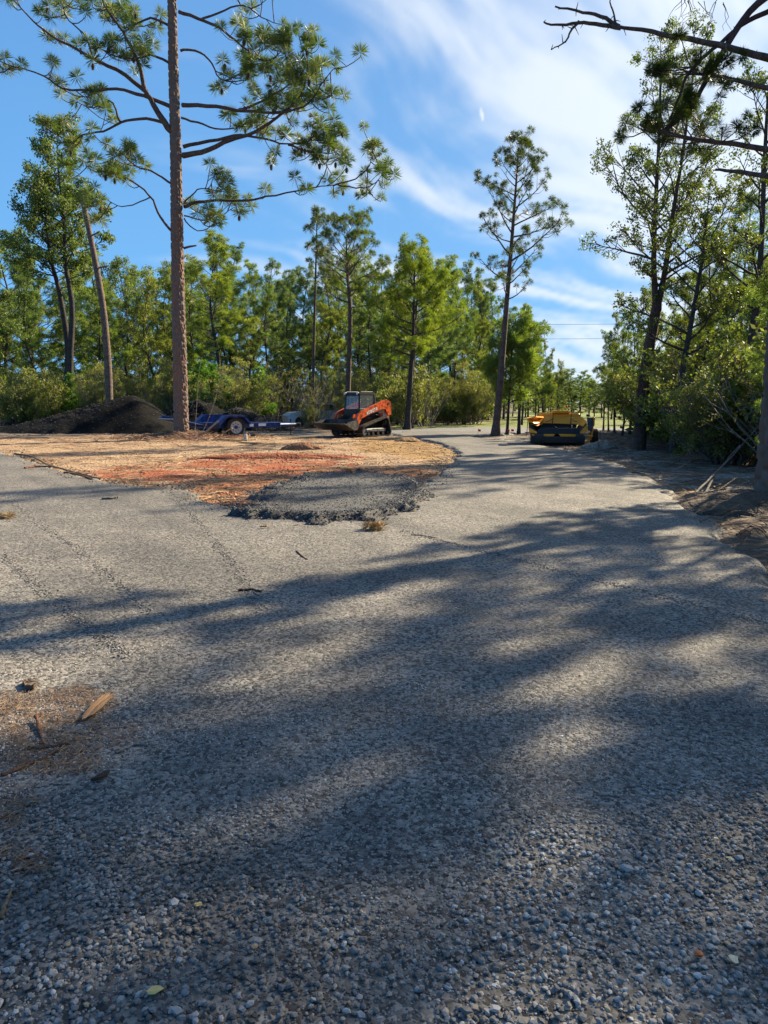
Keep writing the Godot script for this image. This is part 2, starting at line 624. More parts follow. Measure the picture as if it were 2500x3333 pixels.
# ------------------------------------------------------------------ stones
var stone_meshes := []
func make_stone_meshes() -> void:
	var g := (1.0 + sqrt(5.0)) / 2.0
	var p := [Vector3(-1, g, 0), Vector3(1, g, 0), Vector3(-1, -g, 0), Vector3(1, -g, 0), Vector3(0, -1, g), Vector3(0, 1, g), Vector3(0, -1, -g), Vector3(0, 1, -g), Vector3(g, 0, -1), Vector3(g, 0, 1), Vector3(-g, 0, -1), Vector3(-g, 0, 1)]
	var f := [0, 11, 5, 0, 5, 1, 0, 1, 7, 0, 7, 10, 0, 10, 11, 1, 5, 9, 5, 11, 4, 11, 10, 2, 10, 7, 6, 7, 1, 8, 3, 9, 4, 3, 4, 2, 3, 2, 6, 3, 6, 8, 3, 8, 9, 4, 9, 5, 2, 4, 11, 6, 2, 10, 8, 6, 7, 9, 8, 1]
	for k in 6:
		var q := []
		var s := Vector3(rr(0.85, 1.4), rr(0.42, 0.72), rr(0.65, 1.0))
		for a in p: q.append(a.normalized() * s * rr(0.62, 1.2) * 0.5)
		var b := MB.new()
		for t in range(0, f.size(), 3): b.tri(q[f[t]], q[f[t + 1]], q[f[t + 2]])
		stone_meshes.append(b.mesh())

func scatter(called, parent, mesh, m, places: Array, cols: PackedColorArray):
	var mm := MultiMesh.new()
	mm.transform_format = MultiMesh.TRANSFORM_3D
	mm.use_colors = true
	mm.mesh = mesh
	mm.instance_count = places.size()
	var buf := PackedFloat32Array()
	buf.resize(places.size() * 16)
	var o := 0
	for k in places.size():
		var t: Transform3D = places[k]
		var x := t.basis.x
		var y := t.basis.y
		var z := t.basis.z
		buf[o] = x.x; buf[o + 1] = y.x; buf[o + 2] = z.x; buf[o + 3] = t.origin.x
		buf[o + 4] = x.y; buf[o + 5] = y.y; buf[o + 6] = z.y; buf[o + 7] = t.origin.y
		buf[o + 8] = x.z; buf[o + 9] = y.z; buf[o + 10] = z.z; buf[o + 11] = t.origin.z
		var c := cols[k]
		buf[o + 12] = c.r; buf[o + 13] = c.g; buf[o + 14] = c.b; buf[o + 15] = 1.0
		o += 16
	mm.buffer = buf
	var n := MultiMeshInstance3D.new()
	n.multimesh = mm
	n.material_override = m
	n.set_meta("kind", "stuff")
	if parent == null:
		n.name = numbered(called)
		add_child(n)
	else:
		n.name = called
		parent.add_child(n, true)
	return n

func road_top(x: float, z: float) -> float:
	return 0.045 + nz.get_noise_2d(x * 10.0, z * 10.0) * 0.02 + nz2.get_noise_2d(x * 70.0, z * 70.0) * 0.003

func stone_color() -> Color:
	var k := rng.randf()
	var c: Color
	if k < 0.55: c = Color(0.140, 0.128, 0.115) * rr(0.5, 1.5)
	elif k < 0.93: c = Color(0.252, 0.231, 0.205) * rr(0.6, 1.35)
	elif k < 0.99: c = Color(0.36, 0.35, 0.33) * rr(0.8, 1.1)
	else: c = Color(0.36, 0.26, 0.15)
	return c

func coarse(x: float, z: float) -> float:
	# how loose and coarse the gravel lies: the two near corners and patches between them
	var n := nz.get_noise_2d(x * 22.0 + 5.0, z * 22.0) * 0.55
	var right_ := sm(2.1, 1.1, Vector2((x - 1.3) * 0.8, (z + 1.5) * 0.9).length() * 1.5 + n)
	var left_ := sm(2.0, 1.0, Vector2((x + 0.95) * 0.9, (z + 1.55)).length() * 1.6 + n)
	return clampf(maxf(right_, left_) * 0.95 + n * 0.25, 0.0, 1.0)

func stones(road) -> void:
	make_stone_meshes()
	var places := []
	var cols := []
	for k in 6:
		places.append([])
		cols.append(PackedColorArray())
	var big := []
	var z := -1.05
	while z > -11.0:
		var d := -z
		var w := d * 0.56 + 0.5
		var dz := 0.05
		var per := 0.0
		if d < 3.2: per = 3600.0
		elif d < 6.0: per = lerpf(3600.0, 2000.0, (d - 3.2) / 2.8)
		else: per = lerpf(1500.0, 250.0, (d - 6.0) / 5.0)
		var cnt := int(per * dz * 2.0 * w)
		for q in cnt:
			var x := rr(-w, w)
			var zz := z - rng.randf() * dz
			var e := coarse(x, zz) if d < 4.0 else 0.0
			if e < 0.25 and rng.randf() < 0.25: continue
			var size := (0.0085 + 0.006 * rng.randf()) * (1.0 + e * 1.1 * rng.randf())
			if d > 4.5: size *= 0.9
			if rng.randf() < 0.02: size *= 1.45
			if d > 5.0 and not Geometry2D.is_point_in_polygon(Vector2(x, zz), road_poly): continue
			var ba := Basis(Vector3.UP, rr(0, TAU)) * Basis(Vector3.RIGHT, rr(-0.5, 0.5))
			var y := road_top(x, zz) + size * rr(-0.22, 0.06 + e * 0.35)
			var t := Transform3D(ba.scaled_local(Vector3.ONE * size), Vector3(x, y, zz))
			var c := stone_color() * (1.0 + 0.9 * nz.get_noise_2d(x * 14.0 + 90.0, zz * 14.0))
			if size > 0.0235 and d < 3.4 and big.size() < 290 and absf(x) < d * 0.53:
				big.append([t, c])
				continue
			var v := rng.randi() % 6
			places[v].append(t)
			cols[v].append(c)
		z -= dz
	for q in 42000:                                                       # fines packed between the near stones
		var d := 1.05 + 2.6 * pow(rng.randf(), 0.75)
		var x := rr(-1.0, 1.0) * (d * 0.56 + 0.3)
		var size := rr(0.005, 0.0095)
		var v := rng.randi() % 6
		places[v].append(Transform3D((Basis(Vector3.UP, rr(0, TAU)) * Basis(Vector3.RIGHT, rr(-0.5, 0.5))).scaled_local(Vector3.ONE * size), Vector3(x, road_top(x, -d) + size * rr(0.0, 0.25), -d)))
		cols[v].append(stone_color() * (0.9 + 0.8 * nz.get_noise_2d(x * 14.0 + 90.0, -d * 14.0)))
	# loose stones along the paving seams and wheel ridges
	for sline in [[[1310, 1725], [1500, 1775], [1800, 1850], [2100, 1930], [2500, 2030]], [[0, 1605], [150, 1720], [330, 1850], [480, 1990]], [[560, 1610], [700, 1760], [860, 1990]], [[120, 2600], [210, 2720], [300, 2840], [350, 2900], [460, 3120]], [[0, 1800], [220, 1990], [420, 2130]]]:
		var pts := []
		for q in sline: pts.append(gp(q[0], q[1], 0.05))
		for s in 650:
			var f := rng.randf() * (pts.size() - 1)
			var i := mini(int(f), pts.size() - 2)
			var p: Vector3 = pts[i].lerp(pts[i + 1], f - i)
			p += Vector3(rng.randfn(0, 0.035), 0, rng.randfn(0, 0.035))
			var size := rr(0.010, 0.022)
			p.y = road_top(p.x, p.z) + size * 0.2
			var v := rng.randi() % 6
			places[v].append(Transform3D(Basis(Vector3.UP, rr(0, TAU)).scaled_local(Vector3.ONE * size), p))
			cols[v].append(stone_color() * 0.75)
	for k in 6: scatter("loose_gravel", road, stone_meshes[k], M.stone, places[k], cols[k])
	var mats := []
	for k in 8:
		var m := mat(1, 1, 1, 0.75)
		m.albedo_color = lin([Color(0.10, 0.10, 0.10), Color(0.15, 0.15, 0.147), Color(0.22, 0.215, 0.21), Color(0.27, 0.255, 0.235), Color(0.32, 0.305, 0.285), Color(0.12, 0.12, 0.12), Color(0.24, 0.235, 0.23), Color(0.18, 0.178, 0.175)][k])
		mats.append(m)
	for k in big.size():
		var o := MeshInstance3D.new()
		o.mesh = stone_meshes[k % 6]
		o.material_override = mats[rng.randi() % 8]
		o.name = "stone"
		road.add_child(o, true)
		o.transform = big[k][0]

# ------------------------------------------------------------------ foliage
func make_clumps() -> void:
	for kind in ["fine", "mid", "coarse", "leaf", "spray"]:
		clumps[kind] = []
		for k in 6:
			var v := PackedVector3Array()
			var n: int = {"fine": 110, "mid": 40, "coarse": 16, "leaf": 18, "spray": 22}[kind]
			for q in n:
				if kind == "leaf" or kind == "spray":
					var o := rdir() * pow(rng.randf(), 0.5) * (0.75 if kind == "leaf" else 0.85)
					if kind == "spray": o.y *= 0.55
					var a := rdir()
					var b := a.cross(rdir()).normalized()
					var s := rr(0.16, 0.27) if kind == "leaf" else rr(0.10, 0.18)
					a *= s
					b *= s * 0.5
					v.append_array([o - a, o + b, o + a, o - a, o + a, o - b])
				else:
					var d := (rdir() + Vector3(0, 0.42, 0)).normalized()
					var w: float = {"fine": 0.0155, "mid": 0.040, "coarse": 0.095}[kind]
					var sd := d.cross(rdir()).normalized() * w
					var tip := d * rr(0.75, 1.08) - Vector3(0, 0.08, 0)
					v.append_array([d * 0.06 - sd * 0.6, d * 0.5 + sd, tip, d * 0.06 - sd * 0.6, tip, d * 0.5 - sd])
			clumps[kind].append(v)

func leaf_at(b: MB, kind: String, p: Vector3, dir: Vector3, size: float, c: Color) -> void:
	var y := dir.normalized()
	var x := y.cross(rdir()).normalized()
	var ba := Basis(x, y, x.cross(y)) * Basis(Vector3.UP, rr(0, TAU))
	b.leaves(Transform3D(ba.scaled_local(Vector3.ONE * size), p) * clumps[kind][rng.randi() % 6], c)

func tint(o) -> Color:
	var c: Color = o.c0.lerp(o.c1, rng.randf())
	return c * rr(0.75, 1.25)

# trunk: points from the ground up; o: options
func grow(trunk: Array, o: Dictionary) -> Array:
	var tb := MB.new()
	var bb := MB.new()
	var fb := MB.new()
	var m := trunk.size()
	tb.col = o.bark
	bb.col = o.bark
	var tops := pathed(trunk, maxi(m * 3, 8))
	var rad := []
	for k in tops.size():
		var f := float(k) / (tops.size() - 1)
		rad.append(lerpf(o.r0, o.get("r1", 0.02), pow(f, 0.85)) * (1.0 + 0.35 * exp(-f * 40.0)))
	tb.tube(tops, rad, o.get("sides", 8), true)
	var k0 := int(o.from * (tops.size() - 1))                             # the leader that the limbs spring from
	bb.tube(tops.slice(k0), rad.slice(k0).map(func(r): return r * 0.8), 5)
	var n: int = o.n
	for i in n:
		if rng.randf() < o.get("skip", 0.0): continue
		var f1 := (i + 0.3 + 0.5 * rng.randf()) / n
		var f: float = o.from + (1.0 - o.from) * f1
		var fk := f * (tops.size() - 1)
		var ti := mini(int(fk), tops.size() - 2)
		var p: Vector3 = tops[ti].lerp(tops[ti + 1], fk - ti)
		var az := i * 2.39996 + rr(-0.5, 0.5)
		var prof: Array = o.prof
		var pf := f1 * (prof.size() - 1)
		var pi_ := mini(int(pf), prof.size() - 2)
		var L: float = o.len * lerpf(prof[pi_], prof[pi_ + 1], pf - pi_) * rr(o.get("jit", 0.45), 1.25)
		var el: float = lerpf(o.el0, o.el1, f1) + rr(-0.15, 0.15)
		limb(bb, fb, p, Vector3(cos(az) * cos(el), sin(el), sin(az) * cos(el)), L, minf(rad[ti] * 0.5, 0.018 + L * 0.014), o)
	for i in o.get("dead", 0):                                            # dead limbs below the crown
		var f: float = o.from * rr(0.35, 1.0)
		var p: Vector3 = tops[int(f * (tops.size() - 1))]
		var az := rr(0, TAU)
		var d := Vector3(cos(az), rr(-0.15, 0.35), sin(az))
		var L := rr(0.5, 1.7)
		tb.tube([p, p + d * L * 0.5, p + d * L + Vector3(0, rr(-0.2, 0.3), 0)], [0.022, 0.015, 0.005], 4)
	return [tb, bb, fb]

func limb(bb: MB, fb: MB, p: Vector3, dir: Vector3, L: float, r: float, o: Dictionary) -> void:
	var pts := [p]
	var rs := [r]
	var d := dir
	var steps := 5
	for s in steps:
		d = (d + Vector3(0, o.bend, 0) + rdir() * o.get("wob", 0.16)).normalized()
		pts.append(pts[-1] + d * (L / steps))
		rs.append(r * (1.0 - 0.82 * (s + 1.0) / steps))
	bb.tube(pts, rs, 5 if r > 0.03 else 4)
	var nt: int = maxi(2, int(o.dens * L))
	for k in nt:
		var f := lerpf(o.get("bare", 0.3), 1.0, (k + rng.randf()) / nt)
		var fk := f * steps
		var i := mini(int(fk), steps - 1)
		var q: Vector3 = pts[i].lerp(pts[i + 1], fk - i)
		var side := rdir()
		side.y *= o.flat
		var along: Vector3 = (pts[i + 1] - pts[i]).normalized()
		var tw: Vector3 = (side + along * 0.9).normalized() * L * o.twig * rr(0.5, 1.0) * (1.25 - 0.7 * f)
		if k == nt - 1:
			q = pts[-1]
			tw = d * 0.05
		var e: Vector3 = q + tw + Vector3(0, tw.length() * o.get("lift", 0.12), 0)
		if tw.length() > 0.12:
			var mid := q.lerp(e, 0.5) + Vector3(0, -tw.length() * o.get("sag", 0.05), 0)
			bb.tube([q, mid, e], [r * 0.28 + 0.004, r * 0.2 + 0.003, 0.004], 3)
		for z in o.get("per", 1):
			var off: Vector3 = rdir() * o.size * 0.8 * minf(z, 1)
			off.y *= 0.5
			leaf_at(fb, o.clump, e + off, tw.normalized() + Vector3(0, 0.5, 0), o.size * rr(0.75, 1.2), tint(o))

func tree(called, label, category, where: Vector3, trunk: Array, o: Dictionary, group = "") -> Node3D:
	var t := thing(called, label, category, where, 0.0, group)
	dress(t, grow(trunk, o), o)
	return t

func dress(t: Node3D, parts: Array, o: Dictionary) -> void:
	obj("trunk", parts[0], M.bark, t)
	if parts[1].v.size(): obj("branches", parts[1], M.bark, t)
	if parts[2].v.size(): obj("crown", parts[2], o.get("mat", M.needle), t)

var BARK := Color(0.17, 0.125, 0.095)
var BARK_DARK := Color(0.085, 0.07, 0.06)
var protos := {}
func opts(base: Dictionary, more: Dictionary) -> Dictionary:
	var d := base.duplicate()
	d.merge(more, true)
	return d

var PINE := {}
var OAK := {}
var TUFT := {}
func make_protos() -> void:
	PINE = {"bark": BARK_DARK, "r0": 0.15, "n": 46, "from": 0.22, "len": 2.9, "prof": [0.75, 1.0, 0.95, 0.75, 0.45, 0.12], "el0": 0.05, "el1": 0.9, "bend": 0.09, "dens": 4.8, "flat": 0.3, "twig": 0.42, "skip": 0.18, "clump": "mid", "size": 0.36, "per": 2, "c0": Color(0.120, 0.185, 0.040), "c1": Color(0.290, 0.340, 0.070), "bare": 0.25}
	OAK = {"bark": BARK_DARK, "r0": 0.16, "n": 30, "from": 0.28, "len": 3.0, "prof": [0.6, 0.95, 1.0, 0.9, 0.7, 0.4], "el0": 0.25, "el1": 1.1, "bend": 0.07, "dens": 5.0, "flat": 0.7, "twig": 0.42, "clump": "leaf", "size": 0.36, "per": 2, "c0": Color(0.11, 0.16, 0.045), "c1": Color(0.26, 0.29, 0.07), "mat": M.leaf, "bare": 0.3}
	TUFT = {"bark": BARK, "r0": 0.16, "n": 34, "from": 0.45, "len": 2.2, "prof": [0.8, 1.0, 0.85, 0.65, 0.5, 0.25], "el0": 0.1, "el1": 0.8, "bend": 0.10, "dens": 3.6, "flat": 0.6, "twig": 0.45, "clump": "fine", "size": 0.30, "c0": Color(0.085, 0.120, 0.026), "c1": Color(0.150, 0.170, 0.045), "bare": 0.35, "lift": 0.3, "sag": 0.16}
	for k in 4:
		var h := 13.0
		var tr := [Vector3(0, -0.1, 0), Vector3(rr(-0.3, 0.3), h * 0.33, rr(-0.3, 0.3)), Vector3(rr(-0.5, 0.5), h * 0.66, rr(-0.5, 0.5)), Vector3(rr(-0.5, 0.5), h, rr(-0.5, 0.5))]
		protos["pine%d" % k] = grow(tr, opts(PINE, {"from": [0.30, 0.46, 0.36, 0.54][k], "n": [38, 30, 36, 26][k], "len": [2.5, 2.3, 2.9, 2.6][k], "dead": [5, 8, 6, 9][k], "size": [0.30, 0.32, 0.31, 0.34][k], "c1": [Color(0.29, 0.34, 0.07), Color(0.22, 0.27, 0.085), Color(0.32, 0.34, 0.06), Color(0.20, 0.26, 0.08)][k]}))
		protos["oak%d" % k] = grow([Vector3(0, -0.1, 0), Vector3(rr(-0.4, 0.4), h * 0.3, rr(-0.4, 0.4)), Vector3(rr(-0.6, 0.6), h * 0.6, rr(-0.6, 0.6)), Vector3(rr(-0.8, 0.8), h * 0.95, rr(-0.8, 0.8))], opts(OAK, {"len": [3.2, 2.6, 3.0, 2.3][k], "from": [0.2, 0.3, 0.15, 0.25][k], "c1": [Color(0.25, 0.285, 0.05), Color(0.18, 0.245, 0.05), Color(0.32, 0.31, 0.05), Color(0.22, 0.26, 0.06)][k]}))
	for k in 3:                                                           # pines green nearly to the ground
		protos["low%d" % k] = grow([Vector3(0, -0.1, 0), Vector3(rr(-0.3, 0.3), 4.3, rr(-0.3, 0.3)), Vector3(rr(-0.5, 0.5), 8.6, rr(-0.5, 0.5)), Vector3(rr(-0.5, 0.5), 13.0, rr(-0.5, 0.5))], opts(PINE, {"from": [0.10, 0.20, 0.14][k], "n": [52, 46, 58][k], "len": [2.3, 2.6, 1.9][k], "dens": 5.0, "size": [0.30, 0.34, 0.28][k], "c0": [Color(0.120, 0.185, 0.040), Color(0.095, 0.150, 0.050), Color(0.14, 0.18, 0.04)][k], "c1": [Color(0.27, 0.33, 0.065), Color(0.19, 0.245, 0.085), Color(0.34, 0.35, 0.08)][k], "prof": [[0.8, 1.0, 0.9, 0.8, 0.5, 0.15], [0.6, 0.9, 1.0, 0.9, 0.6, 0.2], [0.9, 0.9, 1.0, 0.7, 0.6, 0.2]][k]}))
	for k in 2:
		protos["tuft%d" % k] = grow([Vector3(0, -0.1, 0), Vector3(0.15, 5, 0.1), Vector3(-0.1, 9, 0), Vector3(0.05, 13, 0)], opts(TUFT, {"from": 0.4 + 0.2 * k}))
	for k in 4:
		var bb := MB.new()
		var fb := MB.new()
		bb.col = [Color(0.16, 0.135, 0.11), Color(0.2, 0.17, 0.14), Color(0.24, 0.21, 0.17), Color(0.34, 0.30, 0.25)][k]
		var o := opts(OAK, {"dens": [10.0, 7.0, 9.0, 3.2][k], "size": [0.20, 0.24, 0.17, 0.13][k], "clump": ["leaf", "leaf", "spray", "spray"][k], "per": [2, 2, 3, 1][k], "bend": 0.12, "twig": 0.35, "bare": 0.12, "c0": Color(0.12, 0.15, 0.04), "c1": [Color(0.24, 0.27, 0.055), Color(0.28, 0.27, 0.08), Color(0.32, 0.29, 0.09), Color(0.33, 0.26, 0.12)][k]})
		for q in [16, 14, 18, 26][k]:
			var a := rr(0, TAU)
			var el := rr(0.5, 1.45)
			limb(bb, fb, Vector3(cos(a), 0, sin(a)) * rr(0.02, 0.35) + Vector3(0, -0.05, 0), Vector3(cos(a) * cos(el), sin(el), sin(a) * cos(el)), rr(1.3, 2.3), 0.022, o)
		protos["shrub%d" % k] = [bb, fb]
	for k in 2:                                                           # young conifers, dense and bright
		protos["young%d" % k] = grow([Vector3(0, -0.05, 0), Vector3(0.03, 1.5, 0), Vector3(0, 3.0, 0.03)], opts(PINE, {"r0": 0.04, "r1": 0.008, "n": 40, "from": 0.06, "len": 0.85, "prof": [1.0, 0.95, 0.75, 0.55, 0.3, 0.1], "dens": 12.0, "size": 0.17, "clump": "coarse", "el0": 0.3, "c0": Color(0.10, 0.22, 0.025), "c1": Color(0.18, 0.31, 0.04), "bare": 0.1}))
	for key in protos:
		var ms := []
		for b in protos[key]: ms.append(b.mesh())
		protos[key] = ms

func put(key: String, called: String, label: String, category: String, where: Vector3, sc: float, group: String, wide := 1.0) -> Node3D:
	var t := thing(called, label, category, where, rr(0, TAU), group)
	var ms: Array = protos[key]
	var fol: Material = M.leaf if key.begins_with("oak") or key.begins_with("shrub") else M.needle
	if ms.size() == 2:
		obj("stems", ms[0], M.bark, t)
		obj("foliage", ms[1], fol, t)
	else:
		obj("trunk", ms[0], M.bark, t)
		obj("branches", ms[1], M.bark, t)
		obj("crown", ms[2], fol, t)
	t.scale = Vector3(sc * wide, sc, sc * wide)
	return t

# a thing of known height at a pixel column, its top at a pixel row
func by_top(px, dist, top_row) -> Array:
	var p := at(px, HORIZON, dist)
	var h := at(px, top_row, dist).y
	return [Vector3(p.x, 0, -dist), h]

func _ready() -> void:
	rng.seed = 7
	nz.seed = 3
	nz.frequency = 0.05
	nz.fractal_octaves = 4
	nz2.seed = 17
	nz2.frequency = 0.05
	nz2.fractal_octaves = 3
	light_and_camera()
	materials()
	setting_ground()
	make_clumps()
	make_protos()
	forest()
	hero_trees()
	piles()
	machines()
	debris()

# ------------------------------------------------------------------ woods
func beyond(px: float) -> String:
	if px < 150: return "beyond the low tail of the big gravel pile"
	if px < 300: return "round the crooked dark oak"
	if px < 480: return "behind the big gravel pile and leaning snag"
	if px < 630: return "behind the lone tall pine"
	if px < 800: return "behind the blue trailer"
	if px < 980: return "behind the small gravel heaps"
	if px < 1090: return "round the very slender pine and half-hidden car"
	if px < 1210: return "behind the orange loader"
	if px < 1380: return "round the full yellow-green pine"
	if px < 1530: return "where the drive meets the street"
	return "behind the slim pines beside the paver"

func forest() -> void:
	rng.seed = 101
	var hp := 13.0
	# front of the wood beyond the clearing: [px, distance, row of the top, kind, width]
	for a in [[-60, 58, 600, "oak0", 1.0], [30, 62, 760, "low1", 1.1], [110, 57, 860, "oak1", 0.9], [330, 60, 840, "low0", 1.0], [420, 66, 840, "oak3", 0.9], [500, 58, 900, "oak2", 0.9], [560, 63, 880, "low2", 1.0],
			[705, 52, 770, "pine2", 1.25], [640, 60, 860, "low0", 1.0], [820, 60, 930, "low2", 0.9], [885, 56, 850, "pine1", 0.85], [950, 60, 895, "low1", 0.9], [1060, 58, 880, "low2", 1.0], [1100, 62, 900, "pine2", 1.0], [1220, 58, 890, "pine1", 1.0], [1270, 54, 930, "low1", 0.9],
			[1340, 46, 830, "pine2", 1.15], [1400, 52, 900, "low1", 1.1], [1470, 56, 880, "pine1", 0.9], [1430, 62, 890, "low0", 1.0], [1550, 60, 925, "low2", 0.9], [1590, 64, 960, "low0", 0.9], [1700, 52, 1000, "pine2", 0.85], [1745, 56, 1060, "low1", 0.8], [1790, 60, 1140, "low2", 0.8], [1640, 68, 985, "low1", 0.9], [1720, 72, 1050, "low0", 0.9], [1770, 66, 1110, "low2", 0.9], [1815, 70, 1175, "oak2", 0.9], [1850, 74, 1215, "low0", 1.1]]:
		var b := by_top(a[0], a[1], a[2])
		var oak: bool = a[3].begins_with("oak")
		put(a[3], "broadleaf_tree" if oak else "pine_tree", ("front broadleaf tree of the wood " if oak else "front green pine of the wood ") + beyond(a[0]), "tree", b[0], b[1] / hp, "trees along the front of the far wood", a[4])
	# rows behind
	for row in 3:
		var z := -68.0 - row * 8.0
		var x := -52.0
		while x < 6.5 + row * 0.8:
			x += rr(3.0, 5.0)
			var px := x / -z * F + 1250.0
			var top := lerpf(830.0, 960.0, rng.randf()) + maxf(0.0, (px - 1450.0) * 0.5) - 20.0 * row
			var b := by_top(px, -z + rr(-2, 2), top)
			var kd: String = ["low0", "low1", "low2", "pine0", "oak0", "oak2", "low1", "oak3"][rng.randi() % 8]
			var oak := kd.begins_with("oak")
			put(kd, "broadleaf_tree" if oak else "pine_tree", ("broadleaf deep in the wood " if oak else "pine deep in the wood ") + beyond(px), "tree", b[0], b[1] / hp, "trees deep in the far wood", rr(0.9, 1.2))
	# brush at the foot of that wood
	for q in 120:
		var px := rr(-80, 1560)
		var deep := q >= 62
		var d := rr(46, 58) if px < 900 else rr(43, 55)
		if px > 1380: d = rr(50, 58)
		if deep: d = rr(58, 74)
		var p := at(px, HORIZON, d)
		var k: int = [0, 1, 2, 3, 3, 2, 3][rng.randi() % (3 if deep else 7)]
		put("shrub%d" % k, "shrub", ["dense dark green shrub", "loose olive shrub", "fine-leaved yellowish shrub", "nearly bare twiggy grey-brown shrub"][k] + " " + beyond(px), "shrub", Vector3(p.x, 0, -d), rr(1.3, 2.3) if deep else rr(0.7, 1.9), "brush at the foot of the far wood", rr(0.7, 1.0))
	for a in [[660, 48, 1180], [695, 49, 1195], [735, 48, 1230], [770, 49, 1255], [845, 50, 1200], [232, 50, 1225], [620, 49, 1215]]:
		var b := by_top(a[0], a[1], a[2])
		put("young%d" % (rng.randi() % 2), "young_conifer", "bright green young conifer behind the gravel piles", "sapling", b[0], b[1] / 3.0, "young conifers behind the gravel piles", 1.25)
	# far trees past the lawn, seen through the gap over the paver
	for q in 46:
		var px := 1600.0 + (q % 23) * 24.0 + rr(-9, 9)
		var b := by_top(px, rr(66, 88) if q < 23 else rr(100, 130), rr(1205, 1265) if q < 23 else rr(1190, 1250))
		put(["low0", "oak0", "oak2", "low1"][q % 4], "distant_tree", "small distant tree past the lawn behind the yellow machine", "tree", b[0], b[1] / hp, "distant trees past the lawn", rr(1.5, 2.2))
	# the wood on the right of the drive
	for a in [[1968, 42, 1090, "low1", 0.9], [2005, 37, 1030, "low2", 0.9], [2055, 36, 985, "low0", 0.9], [2100, 42, 940, "oak2", 0.8], [2230, 36, 900, "low2", 0.9], [2300, 32, 1000, "oak2", 0.8], [2030, 34, 1010, "oak1", 0.8], [1985, 40, 1080, "oak3", 0.8], [2130, 33, 960, "oak0", 0.8], [2290, 24, 770, "pine2", 0.9], [2230, 27, 920, "oak0", 0.8], [2330, 27, 960, "oak2", 0.8], [2410, 29, 820, "pine1", 0.8], [2470, 26, 880, "pine0", 0.7], [2350, 34, 900, "low1", 0.8], [2490, 36, 850, "oak0", 0.8], [2390, 30, 640, "pine3", 1.0], [2180, 40, 1000, "pine0", 1.0], [2600, 26, 700, "pine1", 0.8]]:
		var b := by_top(a[0], a[1], a[2])
		var oak: bool = a[3].begins_with("oak")
		put(a[3], "broadleaf_tree" if oak else "pine_tree", "shaded broadleaf tree in the wood right of the drive" if oak else "shaded pine in the wood right of the drive", "tree", b[0], b[1] / hp, "trees of the wood right of the drive", a[4])
	for q in 14:
		var z := rr(20, 60)
		var x := maxf(z * 0.36 + 3.0, 9.0) + rr(0.5, 16.0)
		var kd: String = ["pine0", "oak1", "oak3", "oak0", "pine3", "oak2"][q % 6]
		var oak := kd.begins_with("oak")
		put(kd, "broadleaf_tree" if oak else "pine_tree", "broadleaf tree deep in the wood right of the drive" if oak else "pine deep in the wood right of the drive", "tree", Vector3(x, 0, -z), rr(0.62, 0.95), "trees deep in the wood right of the drive")
	# trees beside the drive, just past the right of the picture, that shade the foreground
	for a in [[7.0, -12.5, 0.42, "low0", 1.0], [7.4, -11.9, 0.52, "low1", 0.9], [8.0, -11.1, 0.70, "oak3", 0.8], [8.4, -10.3, 0.90, "low2", 0.65], [9.0, -9.5, 0.95, "oak1", 0.55], [9.4, -8.7, 0.92, "low0", 0.6], [10.0, -8.0, 0.95, "oak3", 0.8], [10.4, -7.0, 0.95, "low1", 0.55]]:
		put(a[3], "roadside_tree", "tree beside the drive whose shade falls on the gravel", "tree", Vector3(a[0], 0, a[1]), a[2], "trees that shade the near drive", a[4])
	for q in 66:
		var z := rr(15, 42)
		var x := maxf(z * 0.335 + 1.5, 8.6) + absf(rng.randfn(0, 3.0))
		var k: int = [1, 1, 2, 2, 3, 0][rng.randi() % 6]
		put("shrub%d" % k, "understory_shrub", ["dense dark", "loose olive", "fine-leaved", "nearly bare twiggy"][k] + " shrub under the trees right of the drive", "shrub", Vector3(x, 0, -z), rr(0.9, 1.7), "shrubs under the trees right of the drive", rr(0.9, 1.3))

func local(pts: Array, base: Vector3) -> Array:
	var o := []
	for p in pts: o.append(p - base)
	return o

func px_path(pts: Array, dist: float) -> Array:
	var o := []
	for q in pts: o.append(at(q[0], q[1], dist + (q[2] if q.size() > 2 else 0.0)))
	return o

# a trunk whose bark stands out in plates
func barky(pts: Array, radii: Array, sides: int, depth: float, c0: Color, c1: Color) -> MB:
	var b := MB.new()
	b.tube(pts, radii, sides, true)
	var cell := FastNoiseLite.new()
	cell.seed = 4
	cell.noise_type = FastNoiseLite.TYPE_CELLULAR
	cell.cellular_return_type = FastNoiseLite.RETURN_DISTANCE2_SUB
	cell.fractal_type = FastNoiseLite.FRACTAL_NONE
	cell.frequency = 1.0
	var val := cell.duplicate()
	val.cellular_return_type = FastNoiseLite.RETURN_CELL_VALUE
	for k in b.v.size():
		var p := b.v[k]
		var q := Vector3(p.x * 9.0, p.y * 4.0, p.z * 9.0)
		var d := cell.get_noise_3dv(q)
		b.v[k] = p + b.n[k] * (clampf((d + 1.0) * 3.2, 0.0, 1.0) - 0.5) * depth
		var w: float = val.get_noise_3dv(q) * 0.5 + 0.5
		b.c[k] = c0.lerp(c1, clampf(w + nz.get_noise_3dv(p * 6.0) * 0.6, 0, 1))
	b.n = normals_out(b)
	return b

func normals_out(b: MB) -> PackedVector3Array:
	var n := PackedVector3Array()
	n.resize(b.v.size())
	for k in range(0, b.ix.size(), 3):
		var i := b.ix[k]
		var j := b.ix[k + 1]
		var l := b.ix[k + 2]
		var f := (b.v[l] - b.v[i]).cross(b.v[j] - b.v[i])
		n[i] += f; n[j] += f; n[l] += f
	for k in n.size(): n[k] = n[k].normalized() if n[k].length() > 1e-12 else b.n[k]
	return n

